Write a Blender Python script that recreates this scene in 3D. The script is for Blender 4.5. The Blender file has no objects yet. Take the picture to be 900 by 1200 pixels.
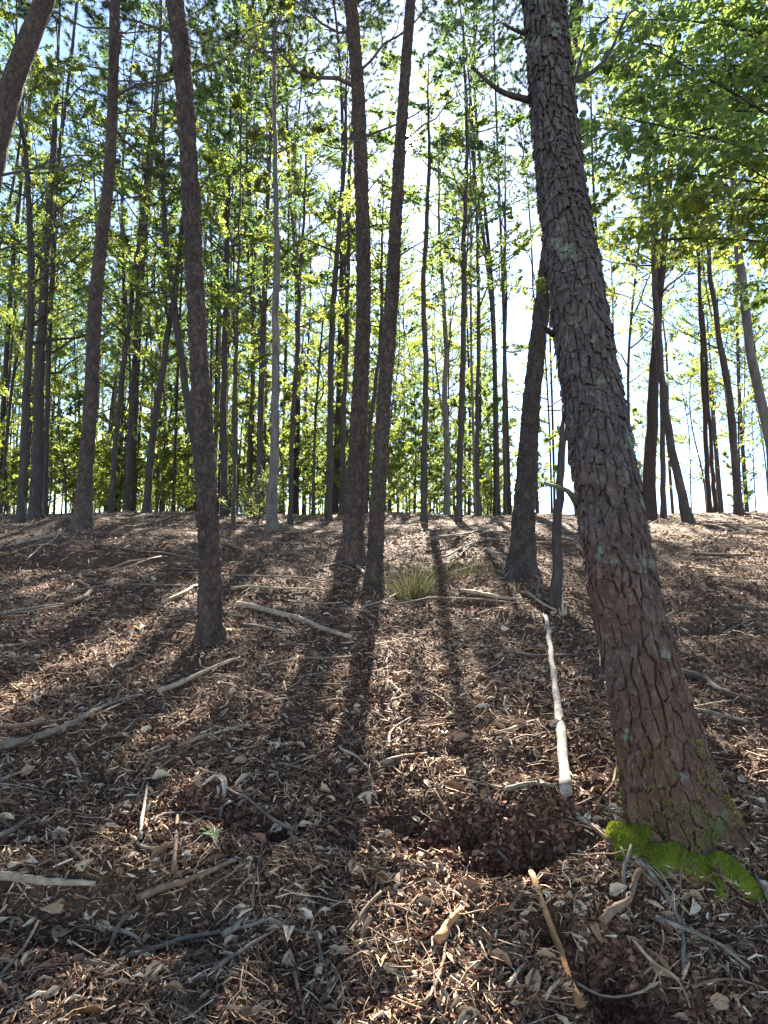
import bpy, math, random
import numpy as np

# ------------------------------------------------------------------ camera, sky, sun, exposure
S = bpy.context.scene
COL = S.collection
PITCH = math.radians(7.0)
CAMH = 1.6
FPX = 800.0                       # focal length in pixels of the 900x1200 photograph
cam = bpy.data.cameras.new("camera")
cam.sensor_fit = 'VERTICAL'; cam.sensor_height = 36.0; cam.lens = 24.0
cam.clip_start = 0.05; cam.clip_end = 5000
camo = bpy.data.objects.new("camera", cam); COL.objects.link(camo)
camo.rotation_euler = (math.pi/2 + PITCH, 0, 0); camo.location = (0, 0, CAMH)
S.camera = camo

cp, sp = math.cos(PITCH), math.sin(PITCH)
def ray(px, py):
    """world direction through a pixel of the photograph (900x1200), unit depth along the axis"""
    u = (px-450)/FPX; v = (600-py)/FPX
    return np.array([u, cp - v*sp, sp + v*cp])
sd = ray(482, 165); sd = sd/np.linalg.norm(sd)
SUN_EL = math.asin(sd[2]); SUN_AZ = math.atan2(sd[0], sd[1])

w = bpy.data.worlds.new("World"); S.world = w; w.use_nodes = True
nt = w.node_tree; nt.nodes.clear()
out = nt.nodes.new('ShaderNodeOutputWorld'); bg = nt.nodes.new('ShaderNodeBackground')
sky = nt.nodes.new('ShaderNodeTexSky'); sky.sky_type = 'NISHITA'; sky.sun_disc = False
sky.sun_elevation = SUN_EL; sky.sun_rotation = SUN_AZ
sky.air_density = 0.55; sky.dust_density = 0.1; sky.ozone_density = 1.0
bg.inputs['Strength'].default_value = 0.05
# the sun's own disc, small and modest, where the lamp's light comes from
tc = nt.nodes.new('ShaderNodeTexCoord'); dot = nt.nodes.new('ShaderNodeVectorMath'); dot.operation = 'DOT_PRODUCT'
dot.inputs[1].default_value = tuple(sd)
mr = nt.nodes.new('ShaderNodeMapRange'); mr.interpolation_type = 'SMOOTHSTEP'
mr.inputs['From Min'].default_value = math.cos(math.radians(0.75)); mr.inputs['From Max'].default_value = math.cos(math.radians(0.35))
bg2 = nt.nodes.new('ShaderNodeBackground'); bg2.inputs['Color'].default_value = (1, .9, .72, 1)
mul = nt.nodes.new('ShaderNodeMath'); mul.operation = 'MULTIPLY'; mul.inputs[1].default_value = 8
add = nt.nodes.new('ShaderNodeAddShader')
L = nt.links
L.new(sky.outputs[0], bg.inputs['Color'])
L.new(tc.outputs['Generated'], dot.inputs[0]); L.new(dot.outputs['Value'], mr.inputs['Value'])
L.new(mr.outputs[0], mul.inputs[0]); L.new(mul.outputs[0], bg2.inputs['Strength'])
L.new(bg.outputs[0], add.inputs[0]); L.new(bg2.outputs[0], add.inputs[1]); L.new(add.outputs[0], out.inputs['Surface'])

sun = bpy.data.lights.new("sun", 'SUN'); sun.energy = 5.0; sun.angle = math.radians(0.5); sun.color = (1, .92, .8)
suno = bpy.data.objects.new("sun", sun); COL.objects.link(suno)
suno.rotation_euler = (math.pi/2 - SUN_EL, 0, math.pi - SUN_AZ)
suno.location = (0, 30, 40)

S.view_settings.view_transform = 'Standard'; S.view_settings.look = 'None'
S.view_settings.gamma = 1.0; S.view_settings.exposure = 3.5
S.cycles.max_bounces = 7; S.cycles.diffuse_bounces = 4; S.cycles.transmission_bounces = 5; S.cycles.glossy_bounces = 2
S.cycles.sample_clamp_indirect = 6.0

# ------------------------------------------------------------------ helpers
RNG = np.random.default_rng(11)
def nrm(v): return v/np.maximum(np.linalg.norm(v, axis=-1, keepdims=True), 1e-9)

_lat = np.random.default_rng(5).random((256, 256))
def vnoise(x, y):
    x = np.asarray(x, float); y = np.asarray(y, float)
    xi = np.floor(x).astype(int); yi = np.floor(y).astype(int); fx = x-xi; fy = y-yi
    fx = fx*fx*(3-2*fx); fy = fy*fy*(3-2*fy)
    a = _lat[xi & 255, yi & 255]; b = _lat[(xi+1) & 255, yi & 255]; c = _lat[xi & 255, (yi+1) & 255]; d = _lat[(xi+1) & 255, (yi+1) & 255]
    return (a*(1-fx)+b*fx)*(1-fy) + (c*(1-fx)+d*fx)*fy - .5

YC = 20.6      # crest
def base_z(x, y):
    x = np.asarray(x, float); y = np.asarray(y, float)
    a, b = .273, .00375
    yy = np.clip(y, -6, YC+5)
    z = a*yy - b*yy*yy
    z = np.where(y < -6, z + (y+6)*.12, z)
    over = np.clip(y-(YC+5), 0, None)
    left = 1/(1+np.exp((x/np.maximum(y, 1)-.06)/.035))
    ov = np.minimum(over, 60)
    z = z + left*ov*.105 + (1-left)*(ov*.05*np.exp(-ov/10.0) - np.clip(ov-6, 0, 60)*.05)
    return z

def pix_ground0(px, py):
    r = ray(px, py); t = .3
    while t < 60:
        p = r*t + np.array([0, 0, CAMH])
        if p[2] <= base_z(p[0], p[1]): return p
        t *= 1.01
    return None
PITS = []
for (px, py, rx, ry, dep) in [(605,990,.2,.11,.15),(545,955,.17,.12,.13),(660,995,.09,.05,.09),(245,955,.13,.09,.10),(325,965,.09,.07,.08),(700,1110,.10,.09,.12),(745,1150,.12,.09,.12),
                             (640,1085,.08,.06,.07),(120,1075,.22,.13,.06),(40,1075,.2,.13,.05),(500,960,.1,.08,.07),(790,745,.5,.2,.14),(240,1060,.2,.12,.05),(330,1110,.15,.11,.04),(820,1190,.14,.10,.12),
                             (470,935,.16,.10,.05),(150,640,.9,.35,.16),(190,660,.8,.3,.16),(60,668,.9,.3,.14),(560,700,.5,.2,.08),(240,625,1.2,.4,.15)]:
    p = pix_ground0(px, py)
    if p is not None: PITS.append((p[0], p[1], rx, ry, dep))
MOUNDS = []
for (px, py, rx, ry, h) in [(640,965,.35,.14,.07),(700,1010,.25,.2,.06),(600,1060,.28,.14,.05),(300,1010,.4,.16,.04),(130,1040,.5,.1,.06),(797,975,.34,.3,.07),(540,640,1.6,.7,.22),(100,622,.9,.5,.12),(120,655,1.6,.35,.12),
                            (560,1120,.25,.2,.04),(820,640,1.8,.7,.10),(20,600,2,1,.1),(248,752,.28,.28,.05),(410,660,.4,.4,.07),(437,688,.28,.28,.05),(608,672,.45,.45,.08),(97,618,.6,.6,.1),(640,940,.3,.1,.06)]:
    p = pix_ground0(px, py)
    if p is not None: MOUNDS.append((p[0], p[1], rx, ry, h))
def gz(x, y):
    x = np.asarray(x, float); y = np.asarray(y, float)
    z = base_z(x, y)
    near = np.exp(-np.clip(np.hypot(x, y)-3, 0, None)/9)
    z = z + vnoise(x*.33+7, y*.33+3)*.16 + vnoise(x*.9+40, y*.9)*.10*(.4+.6*near) + vnoise(x*2.6, y*2.6+9)*.08 + vnoise(x*7+3, y*7)*.05*near + vnoise(x*17+3, y*17)*.03*near
    for (cx, cy, rx, ry, d) in PITS:
        q = ((x-cx)/rx)**2 + ((y-cy)/ry)**2
        z = z - 1.6*d*np.exp(-q*1.3)
    for (cx, cy, rx, ry, d) in MOUNDS:
        q = ((x-cx)/rx)**2 + ((y-cy)/ry)**2
        z = z + (1.45 if cy < 5 else 1)*d*np.exp(-q)
    return z
def to_ground(px, py, dmax=21.0):
    r = ray(px, py); o = np.array([0, 0, CAMH])
    t0 = .5; t = t0
    while t < dmax:
        p = o + r*t
        if p[2] <= gz(p[0], p[1]):
            lo, hi = t0, t
            for _ in range(20):
                m = (lo+hi)/2; p = o + r*m
                if p[2] <= gz(p[0], p[1]): hi = m
                else: lo = m
            return o + r*hi
        t0 = t; t *= 1.006
    p = o + r*(dmax/r[1]); p[2] = gz(p[0], p[1])
    return p
def at_depth(px, py, d):
    r = ray(px, py); return np.array([0, 0, CAMH]) + r*(d/r[1])

class MB:
    """collects vertices and faces, links them as one mesh object"""
    def __init__(s): s.V = []; s.F = {3: [], 4: []}; s.M = {3: [], 4: []}; s.n = 0
    def add(s, V, F, mat=0):
        V = np.asarray(V, float).reshape(-1, 3); F = np.asarray(F, int)
        if len(F) == 0: return
        k = F.shape[1]
        s.V.append(V); s.F[k].append(F+s.n); s.M[k].append(np.full(len(F), mat)); s.n += len(V)
    def mesh(s, name, mats, smooth=True, origin=None):
        V = np.concatenate(s.V)
        if origin is not None: V = V - np.asarray(origin)
        loops = []; starts = []; mi = []; off = 0
        for k in (3, 4):
            if s.F[k]:
                F = np.concatenate(s.F[k]); loops.append(F.ravel()); starts.append(off + np.arange(len(F))*k); mi.append(np.concatenate(s.M[k])); off += F.size
        me = bpy.data.meshes.new(name)
        lp = np.concatenate(loops).astype(np.int32); st = np.concatenate(starts).astype(np.int32); mi = np.concatenate(mi).astype(np.int32)
        me.vertices.add(len(V)); me.vertices.foreach_set('co', V.astype(np.float32).ravel())
        me.loops.add(len(lp)); me.loops.foreach_set('vertex_index', lp)
        me.polygons.add(len(st)); me.polygons.foreach_set('loop_start', st)
        me.polygons.foreach_set('material_index', mi)
        me.polygons.foreach_set('use_smooth', np.full(len(st), smooth))
        for m in (mats if isinstance(mats, (list, tuple)) else [mats]): me.materials.append(m)
        if getattr(s, 'tone', None) is not None and len(s.tone) == len(V):
            at = me.attributes.new('tone', 'FLOAT', 'POINT'); at.data.foreach_set('value', s.tone.astype(np.float32))
        me.update(calc_edges=True)
        return me
    def build(s, name, mats, parent=None, smooth=True, origin=None):
        """V is in world coordinates; origin is where the object (or its parent) stands"""
        if parent is not None: origin = parent['_o']
        return link(name, s.mesh(name, mats, smooth, origin), parent, origin)
ORI = {}
def link(name, me, parent=None, origin=None):
    o = bpy.data.objects.new(name, me); COL.objects.link(o)
    if parent is not None: o.parent = parent
    elif origin is not None: o.location = origin
    return o
def tag(o, label=None, cat=None, group=None, kind=None):
    if label: o['label'] = label
    if cat: o['category'] = cat
    if group: o['group'] = group
    if kind: o['kind'] = kind
    return o
class Root(dict): pass
def thing(name, loc, label, cat, group=None):
    o = bpy.data.objects.new(name, None); COL.objects.link(o); o.location = loc; o.empty_display_size = .2
    tag(o, label, cat, group)
    ORI[o.name] = np.array(loc, float)
    return o
def part(mb, name, mats, parent, smooth=True):
    return link(name, mb.mesh(name, mats, smooth, ORI[parent.name]), parent)
def copy_tree(root, loc, rz, sc):
    r = root.copy(); COL.objects.link(r); r.location = loc; r.rotation_euler = (0, 0, rz); r.scale = sc
    for ch in root.children:
        c = ch.copy(); COL.objects.link(c); c.parent = r
        for g in ch.children:
            d = g.copy(); COL.objects.link(d); d.parent = c
    return r

def tubes(P, R, n, mb, mat=0, jitter=0, closed=True):
    """P (T,k,3) centre lines, R (T,k) radii"""
    P = np.asarray(P, float); R = np.asarray(R, float)
    if P.ndim == 2: P = P[None]; R = R[None]
    if closed:
        P = np.concatenate([P[:, :1], P, P[:, -1:]], 1); R = np.concatenate([R[:, :1]*.02, R, R[:, -1:]*.02], 1)
    T, k, _ = P.shape
    Pt = P.copy()
    tg = np.gradient(P, axis=1) if k > 2 else np.repeat((P[:, 1:]-P[:, :1]), 2, 1)
    if closed: tg[:, 0] = tg[:, 2] if k > 3 else P[:, 2]-P[:, 1]; tg[:, 1] = tg[:, 0]; tg[:, -1] = P[:, -2]-P[:, -3]; tg[:, -2] = tg[:, -1]
    tg = nrm(tg)
    main = nrm(P[:, -1]-P[:, 0] + 1e-9)
    ref = np.where(np.abs(main[:, 2:3]) > .8, np.array([[1., 0, 0]]), np.array([[0, 0, 1.]]))[:, None, :]
    b1 = nrm(np.cross(tg, ref)); b2 = np.cross(tg, b1)
    a = np.arange(n)/n*2*np.pi
    ring = b1[:, :, None, :]*np.cos(a)[None, None, :, None] + b2[:, :, None, :]*np.sin(a)[None, None, :, None]
    rr = R[:, :, None, None]
    if jitter: rr = rr*(1+jitter*(RNG.random((T, k, n, 1))-.5)*2)
    V = Pt[:, :, None, :] + ring*rr
    i = np.arange(T)[:, None, None]*k*n; j = np.arange(k-1)[None, :, None]*n; m = np.arange(n)[None, None, :]; m2 = (m+1) % n
    F = np.stack([i+j+m, i+j+m2, i+j+n+m2, i+j+n+m], -1).reshape(-1, 4)
    mb.add(V, F, mat)

def resample(pts, k):
    pts = np.asarray(pts, float); m = len(pts)
    if m == 2: t = np.linspace(0, 1, k)[:, None]; return pts[0]*(1-t)+pts[1]*t
    d = np.concatenate([[0], np.cumsum(np.linalg.norm(np.diff(pts, axis=0), axis=1))])
    u = np.linspace(0, d[-1], k)
    tan = np.gradient(pts, d, axis=0)
    o = []
    for uu in u:
        i = min(max(np.searchsorted(d, uu)-1, 0), m-2); h = d[i+1]-d[i]; s = (uu-d[i])/h
        o.append((2*s**3-3*s**2+1)*pts[i] + (s**3-2*s**2+s)*h*tan[i] + (-2*s**3+3*s**2)*pts[i+1] + (s**3-s**2)*h*tan[i+1])
    return np.array(o)

def leaves(P, D, N, Ln, Wd, mb, mat=0, fold=.25, six=False, curl=0.0):
    """leaf blades: base P, direction D, up N, length Ln, width Wd, folded along the midrib"""
    D = nrm(D); Sd = nrm(np.cross(D, N)); Nn = np.cross(Sd, D)
    Ln = np.asarray(Ln)[:, None]; Wd = np.asarray(Wd)[:, None]; n = len(P); b = np.arange(n)[:, None]
    up = Nn*Wd*fold
    if six:
        v = [P, P + D*Ln*.32 + Sd*Wd*.5 + up, P + D*Ln*.7 + Sd*Wd*.36 + up*.7, P + D*Ln - Nn*Ln*curl, P + D*Ln*.7 - Sd*Wd*.36 + up*.7, P + D*Ln*.32 - Sd*Wd*.5 + up]
        V = np.stack(v, 1); F = np.concatenate([b*6+np.array([[0, 3, 2, 1]]), b*6+np.array([[0, 5, 4, 3]])])
        mb.add(V, F, mat)
    else:
        v = [P, P + D*Ln*.45 + Sd*Wd*.5 + up, P + D*Ln - Nn*Ln*curl, P + D*Ln*.45 - Sd*Wd*.5 + up]
        V = np.stack(v, 1); F = np.concatenate([b*4+np.array([[0, 2, 1]]), b*4+np.array([[0, 3, 2]])])
        mb.add(V, F, mat)

# ------------------------------------------------------------------ materials
def newmat(name):
    m = bpy.data.materials.new(name); m.use_nodes = True; t = m.node_tree; t.nodes.clear()
    o = t.nodes.new('ShaderNodeOutputMaterial'); return m, t, o
def nd(t, typ, **kw):
    n = t.nodes.new(typ)
    for k, v in kw.items(): setattr(n, k, v)
    return n
def ramp(t, fac, stops):
    r = nd(t, 'ShaderNodeValToRGB'); e = r.color_ramp.elements
    while len(e) < len(stops): e.new(.5)
    for el, (p, c) in zip(e, stops): el.position = p; el.color = (*c, 1)
    t.links.new(fac, r.inputs['Fac']); return r.outputs['Color']
def noise(t, scale, detail=4, vec=None, rough=.6):
    n = nd(t, 'ShaderNodeTexNoise'); n.inputs['Scale'].default_value = scale; n.inputs['Detail'].default_value = detail; n.inputs['Roughness'].default_value = rough
    if vec is not None: t.links.new(vec, n.inputs['Vector'])
    return n.outputs['Fac']
def mapping(t, vec, sc):
    m = nd(t, 'ShaderNodeMapping'); m.inputs['Scale'].default_value = sc; t.links.new(vec, m.inputs['Vector']); return m.outputs[0]
def mixc(t, fac, a, b, mode='MIX'):
    m = nd(t, 'ShaderNodeMix', data_type='RGBA', blend_type=mode)
    for sock, v in ((m.inputs[0], fac), (m.inputs[6], a), (m.inputs[7], b)):
        if hasattr(v, 'links'): t.links.new(v, sock)
        elif isinstance(v, tuple): sock.default_value = (*v, 1)
        else: sock.default_value = v
    return m.outputs[2]
def finish(t, o, col, rough=.9, bump=None, bstr=.5, bdist=.01, spec=.2):
    p = nd(t, 'ShaderNodeBsdfPrincipled'); p.inputs['Roughness'].default_value = rough; p.inputs['Specular IOR Level'].default_value = spec
    if hasattr(col, 'links'): t.links.new(col, p.inputs['Base Color'])
    else: p.inputs['Base Color'].default_value = (*col, 1)
    if bump is not None:
        b = nd(t, 'ShaderNodeBump'); b.inputs['Strength'].default_value = bstr; b.inputs['Distance'].default_value = bdist
        t.links.new(bump, b.inputs['Height']); t.links.new(b.outputs[0], p.inputs['Normal'])
    t.links.new(p.outputs[0], o.inputs['Surface'])
def geo(t): return nd(t, 'ShaderNodeNewGeometry')

def bark_mat(name, c0, c1, c2, zs=.22, scale=22, bd=.012, tone=False):
    m, t, o = newmat(name); pos = geo(t).outputs['Position']
    st = mapping(t, pos, (1, 1, zs)); n1 = noise(t, scale, 6, st, .65); n2 = noise(t, 1.4, 3, pos); n3 = noise(t, scale*5, 4, st)
    col = ramp(t, n1, [(.3, c0), (.52, c1), (.75, c2)])
    col = mixc(t, .5, col, ramp(t, n2, [(.35, (.75, .7, .68)), (.65, (1.2, 1.15, 1.1))]), 'MULTIPLY')
    if tone:
        at = nd(t, 'ShaderNodeAttribute', attribute_name='tone'); col = mixc(t, .85, col, ramp(t, at.outputs['Fac'], [(.05, (.6, .58, .58)), (.5, (1, 1, 1)), (.95, (1.5, 1.4, 1.32))]), 'MULTIPLY')
    ad = nd(t, 'ShaderNodeMath', operation='ADD'); t.links.new(n1, ad.inputs[0]); t.links.new(n3, ad.inputs[1])
    finish(t, o, col, .95, ad.outputs[0], .9, bd); return m
M_PINE = bark_mat("pine_bark", (.035, .026, .022), (.078, .058, .047), (.15, .12, .10), .6, 45, .008, True)
M_DARK = bark_mat("dark_bark", (.035, .029, .025), (.066, .055, .047), (.12, .10, .088), .12, 30)
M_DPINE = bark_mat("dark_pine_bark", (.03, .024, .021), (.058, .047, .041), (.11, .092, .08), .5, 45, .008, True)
M_GREY = bark_mat("grey_bark", (.075, .066, .057), (.14, .125, .108), (.21, .19, .165), .3, 12, .004)
M_TWIG = bark_mat("twig_bark", (.05, .042, .036), (.10, .085, .07), (.17, .145, .12), .5, 40, .003)

def big_pine_mat(name, dark=1.0):
    m, t, o = newmat(name); g = geo(t); pos = g.outputs['Position']
    st = mapping(t, pos, (1, 1, .55)); n1 = noise(t, 34, 8, st, .75); n2 = noise(t, 3.2, 3, pos)
    vo = nd(t, 'ShaderNodeTexVoronoi', feature='F1'); vo.inputs['Scale'].default_value = 62; t.links.new(mapping(t, pos, (1, 1, .7)), vo.inputs['Vector']); n3 = noise(t, 9, 4, pos); n4 = vo.outputs['Distance']
    grey = ramp(t, n1, [(.3, (.035, .027, .023)), (.53, (.105, .083, .071)), (.72, (.23, .195, .17))])
    red = ramp(t, n1, [(.3, (.06, .033, .02)), (.55, (.14, .074, .046)), (.75, (.24, .15, .10))])
    sep = nd(t, 'ShaderNodeSeparateXYZ'); t.links.new(pos, sep.inputs[0])
    mrz = nd(t, 'ShaderNodeMapRange'); mrz.inputs['From Min'].default_value = .9; mrz.inputs['From Max'].default_value = 2.4
    mrz.inputs['To Min'].default_value = .44; mrz.inputs['To Max'].default_value = -.16; t.links.new(sep.outputs['Z'], mrz.inputs['Value'])
    rnd = nd(t, 'ShaderNodeMath', operation='ADD'); t.links.new(n2, rnd.inputs[0]); t.links.new(mrz.outputs[0], rnd.inputs[1])
    fr = ramp(t, rnd.outputs[0], [(.46, (0, 0, 0)), (.8, (.8, .8, .8))])
    col = mixc(t, fr, grey, red)
    lich = ramp(t, n3, [(.6, (0, 0, 0)), (.68, (.75, .75, .75))])
    col = mixc(t, lich, col, (.20, .235, .17))
    mm = nd(t, 'ShaderNodeMapRange'); mm.inputs['From Min'].default_value = .62; mm.inputs['From Max'].default_value = 1.25
    mm.inputs['To Min'].default_value = .1; mm.inputs['To Max'].default_value = -.3; t.links.new(sep.outputs['Z'], mm.inputs['Value'])
    ms = nd(t, 'ShaderNodeMath', operation='ADD'); t.links.new(n3, ms.inputs[0]); t.links.new(mm.outputs[0], ms.inputs[1])
    fm = ramp(t, ms.outputs[0], [(.5, (0, 0, 0)), (.66, (.85, .85, .85))])
    col = mixc(t, fm, col, (.075, .10, .03))
    ri = ramp(t, g.outputs['Random Per Island'], [(0, (.8*dark, .8*dark, .82*dark)), (1, (1.2*dark, 1.16*dark, 1.14*dark))])
    col = mixc(t, 1.0, col, ri, 'MULTIPLY')
    ad = nd(t, 'ShaderNodeMath', operation='ADD'); t.links.new(n1, ad.inputs[0]); t.links.new(n4, ad.inputs[1])
    finish(t, o, col, .92, ad.outputs[0], 1.0, .011); return m
M_PLATE = big_pine_mat("bark_plates"); M_CORE = big_pine_mat("inner_bark", .7)

def leaf_mat(name, cd, ct, var=.35, yellow=.0, tw=.55, rough=.5):
    m, t, o = newmat(name); g = geo(t); r = g.outputs['Random Per Island']
    lo = tuple(c*(1-var) for c in cd); hi = (cd[0]*(1+var*1.4), cd[1]*(1+var), cd[2]*(1+var*.3))
    a = ramp(t, r, [(0, lo), (.6, cd), (1-yellow*.5, hi), (1, (cd[0]*(1+yellow*6), cd[1]*(1+yellow*2.5), cd[2]))])
    lo = tuple(c*(1-var) for c in ct); hi = (ct[0]*(1+var*1.5), ct[1]*(1+var), ct[2])
    b = ramp(t, r, [(0, lo), (.6, ct), (1-yellow*.5, hi), (1, (ct[0]*(1+yellow*3), ct[1]*(1+yellow*1), ct[2]))])
    p = nd(t, 'ShaderNodeBsdfPrincipled'); p.inputs['Roughness'].default_value = rough; p.inputs['Specular IOR Level'].default_value = .3
    tr = nd(t, 'ShaderNodeBsdfTranslucent'); mx = nd(t, 'ShaderNodeMixShader'); mx.inputs[0].default_value = tw
    t.links.new(a, p.inputs['Base Color']); t.links.new(b, tr.inputs['Color'])
    t.links.new(p.outputs[0], mx.inputs[1]); t.links.new(tr.outputs[0], mx.inputs[2]); t.links.new(mx.outputs[0], o.inputs['Surface'])
    return m
M_LEAF = leaf_mat("green_leaf", (.07, .115, .04), (.20, .30, .07), .45, .2)
M_LEAFY = leaf_mat("yellow_green_leaf", (.10, .145, .04), (.31, .39, .075), .4, .26)
M_LEAFD = leaf_mat("dark_leaf", (.06, .10, .05), (.13, .22, .085), .4, .12)
M_NEEDLE = leaf_mat("pine_needle", (.04, .065, .022), (.07, .11, .03), .3, .1, .35)
M_GRASS = leaf_mat("tussock_blade", (.075, .074, .04), (.045, .05, .025), .55, .15, .35, .7)
M_MOSS = leaf_mat("moss", (.185, .225, .026), (.27, .32, .02), .3, .15, .35, .9)
M_OAK = leaf_mat("oak_leaf", (.08, .14, .06), (.08, .13, .04), .1, .05, .3, .95)

def litter_mat(name, stops, scale=30, tw=0):
    m, t, o = newmat(name); g = geo(t); r = g.outputs['Random Per Island']
    c = ramp(t, r, stops); n = noise(t, scale, 4, g.outputs['Position'])
    c = mixc(t, .7, c, ramp(t, n, [(.3, (.65, .62, .6)), (.7, (1.25, 1.22, 1.2))]), 'MULTIPLY')
    finish(t, o, c, .85, n, .4, .004); return m
M_DLEAF = litter_mat("dead_leaf", [(0, (.11, .056, .03)), (.3, (.25, .145, .08)), (.6, (.38, .26, .16)), (.88, (.50, .39, .26)), (1, (.56, .48, .36))], 60)
M_CHIP = litter_mat("wood_chip", [(0, (.05, .026, .016)), (.3, (.14, .072, .042)), (.55, (.32, .19, .11)), (.8, (.55, .40, .25)), (1, (.68, .56, .39))], 60)
M_CRUMB = litter_mat("soil_crumb", [(0, (.04, .02, .013)), (.5, (.10, .05, .03)), (1, (.24, .13, .078))], 60)
M_STRAW = litter_mat("pine_straw", [(0, (.09, .05, .03)), (.4, (.22, .13, .07)), (.8, (.38, .27, .15)), (1, (.5, .4, .26))], 60)
M_LTWIG = litter_mat("dead_twig", [(0, (.07, .044, .03)), (.45, (.16, .105, .07)), (.8, (.29, .21, .145)), (1, (.48, .39, .29))], 40)

def stick_mat(name, c0, c1, c2, scale=30):
    m, t, o = newmat(name); tcn = nd(t, 'ShaderNodeTexCoord'); pos = geo(t).outputs['Position']
    n = noise(t, scale, 6, pos, .7); n2 = noise(t, 6, 3, pos)
    c = ramp(t, n, [(.3, c0), (.55, c1), (.72, c2)])
    c = mixc(t, .6, c, ramp(t, n2, [(.35, (.7, .66, .62)), (.65, (1.2, 1.18, 1.15))]), 'MULTIPLY')
    finish(t, o, c, .85, n, .7, .006); return m
M_S = {'grey': stick_mat("grey_stick", (.08, .062, .047), (.19, .155, .12), (.33, .285, .23)),
       'pale': stick_mat("pale_wood", (.19, .14, .09), (.35, .275, .19), (.48, .40, .29)),
       'white': stick_mat("bleached_wood", (.09, .075, .06), (.29, .26, .215), (.46, .42, .36), 34),
       'orange': stick_mat("orange_wood", (.20, .10, .045), (.36, .20, .09), (.46, .30, .16)),
       'dark': stick_mat("dark_stick", (.045, .035, .028), (.09, .07, .055), (.17, .14, .11)),
       'brown': stick_mat("brown_stick", (.09, .055, .035), (.19, .125, .08), (.32, .24, .165))}

def soil():
    m, t, o = newmat("forest_floor"); pos = geo(t).outputs['Position']
    n1 = noise(t, .9, 4, pos); n2 = noise(t, 14, 8, pos, .75); n3 = noise(t, 90, 4, pos, .7)
    a = ramp(t, n2, [(.3, (.04, .022, .015)), (.52, (.10, .055, .035)), (.68, (.22, .14, .09)), (.8, (.34, .24, .16))])
    b = ramp(t, n2, [(.3, (.06, .036, .022)), (.52, (.15, .095, .058)), (.7, (.30, .21, .135))])
    c = mixc(t, ramp(t, n1, [(.4, (0, 0, 0)), (.62, (1, 1, 1))]), a, b)
    ad = nd(t, 'ShaderNodeMath', operation='ADD'); t.links.new(n2, ad.inputs[0]); t.links.new(n3, ad.inputs[1])
    finish(t, o, c, .95, ad.outputs[0], 1.0, .03); return m
M_SOIL = soil()

# ------------------------------------------------------------------ ground
def axis(steps):
    o = [steps[0][0]]
    for a, b, st in steps: o += list(np.linspace(a, b, max(2, int((b-a)/st)+1))[1:])
    return np.array(o)
gx = axis([(-600, -60, 60), (-60, -16, 1.5), (-16, -4, .18), (-4, -1.8, .06), (-1.8, 1.8, .024), (1.8, 4, .06), (4, 16, .18), (16, 60, 1.5), (60, 600, 60)])
gy = axis([(-300, -30, 30), (-30, -3, 1.5), (-3, 1.2, .15), (1.2, 4, .022), (4, 8, .06), (8, 26, .15), (26, 70, 1.5), (70, 800, 40)])
X, Y = np.meshgrid(gx, gy); Z = gz(X, Y)
nx, ny = len(gx), len(gy)
mb = MB(); i = np.arange(ny-1)[:, None]*nx; j = np.arange(nx-1)[None]
mb.add(np.stack([X, Y, Z], -1), np.stack([i+j, i+j+1, i+j+nx+1, i+j+nx], -1).reshape(-1, 4))
g = link("ground", mb.mesh("ground", M_SOIL)); tag(g, kind='structure')

def gnormal(x, y):
    e = .03; dx = (gz(x+e, y)-gz(x-e, y))/(2*e); dy = (gz(x, y+e)-gz(x, y-e))/(2*e)
    return nrm(np.stack([-dx, -dy, np.ones_like(dx)], -1))
def scatter(n, d0, d1, ang=44, power=1.0):
    """points on the slope: even per angle, denser near the viewer of the path"""
    u = RNG.random(n)**power; d = d0*(d1/d0)**u
    a = np.radians((RNG.random(n)*2-1)*ang)
    return d*np.sin(a), d*np.cos(a), d
def clump(x, y, sc=1.3, off=0): return vnoise(x*sc+off, y*sc+off*2)+.5

def lay(n, d0, d1, lift, tilt, off, thr=0.0, sc=1.2, power=1.0, bare=True):
    x, y, d = scatter(n, d0, d1, power=power)
    k = clump(x, y, sc, off) + RNG.random(n)*.5 > thr
    x, y, d = x[k], y[k], d[k]; n = len(x)
    N = gnormal(x, y); N = nrm(N + RNG.normal(0, tilt, (n, 3)))
    az = RNG.random(n)*2*np.pi; H = np.stack([np.cos(az), np.sin(az), np.zeros(n)], -1)
    D = nrm(H - N*np.sum(H*N, -1, keepdims=True))
    if bare:
        inp = np.zeros(n, bool)
        for (cx, cy, rx, ry, dd) in PITS:
            if cy < 4 and dd >= .1: inp |= ((x-cx)/rx)**2+((y-cy)/ry)**2 < .65+.6*RNG.random(n)+1.6*vnoise(x*9, y*9)
        k = ~inp | (RNG.random(n) < .2); x, y, d, N, D = x[k], y[k], d[k], N[k], D[k]; n = len(x)
    P = np.stack([x, y, gz(x, y)+lift*RNG.random(n)], -1)
    return P, D, N, d
# dead leaves
mb = MB()
P, D, N, d = lay(13000, 1.25, 22, .02, .5, 3, .62, 1.6)
sz = np.minimum(np.exp(RNG.normal(-3.25, .38, len(P))), .085)*(1+d*.03)
leaves(P, D, N, sz, sz*(.35+.35*RNG.random(len(P))), mb, 0, .3, True, .25)
o = link("dead_leaf_litter", mb.mesh("dead_leaf_litter", M_DLEAF)); tag(o, "tan and grey dead leaves strewn over the brown slope", "leaf litter", kind='stuff')
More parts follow.
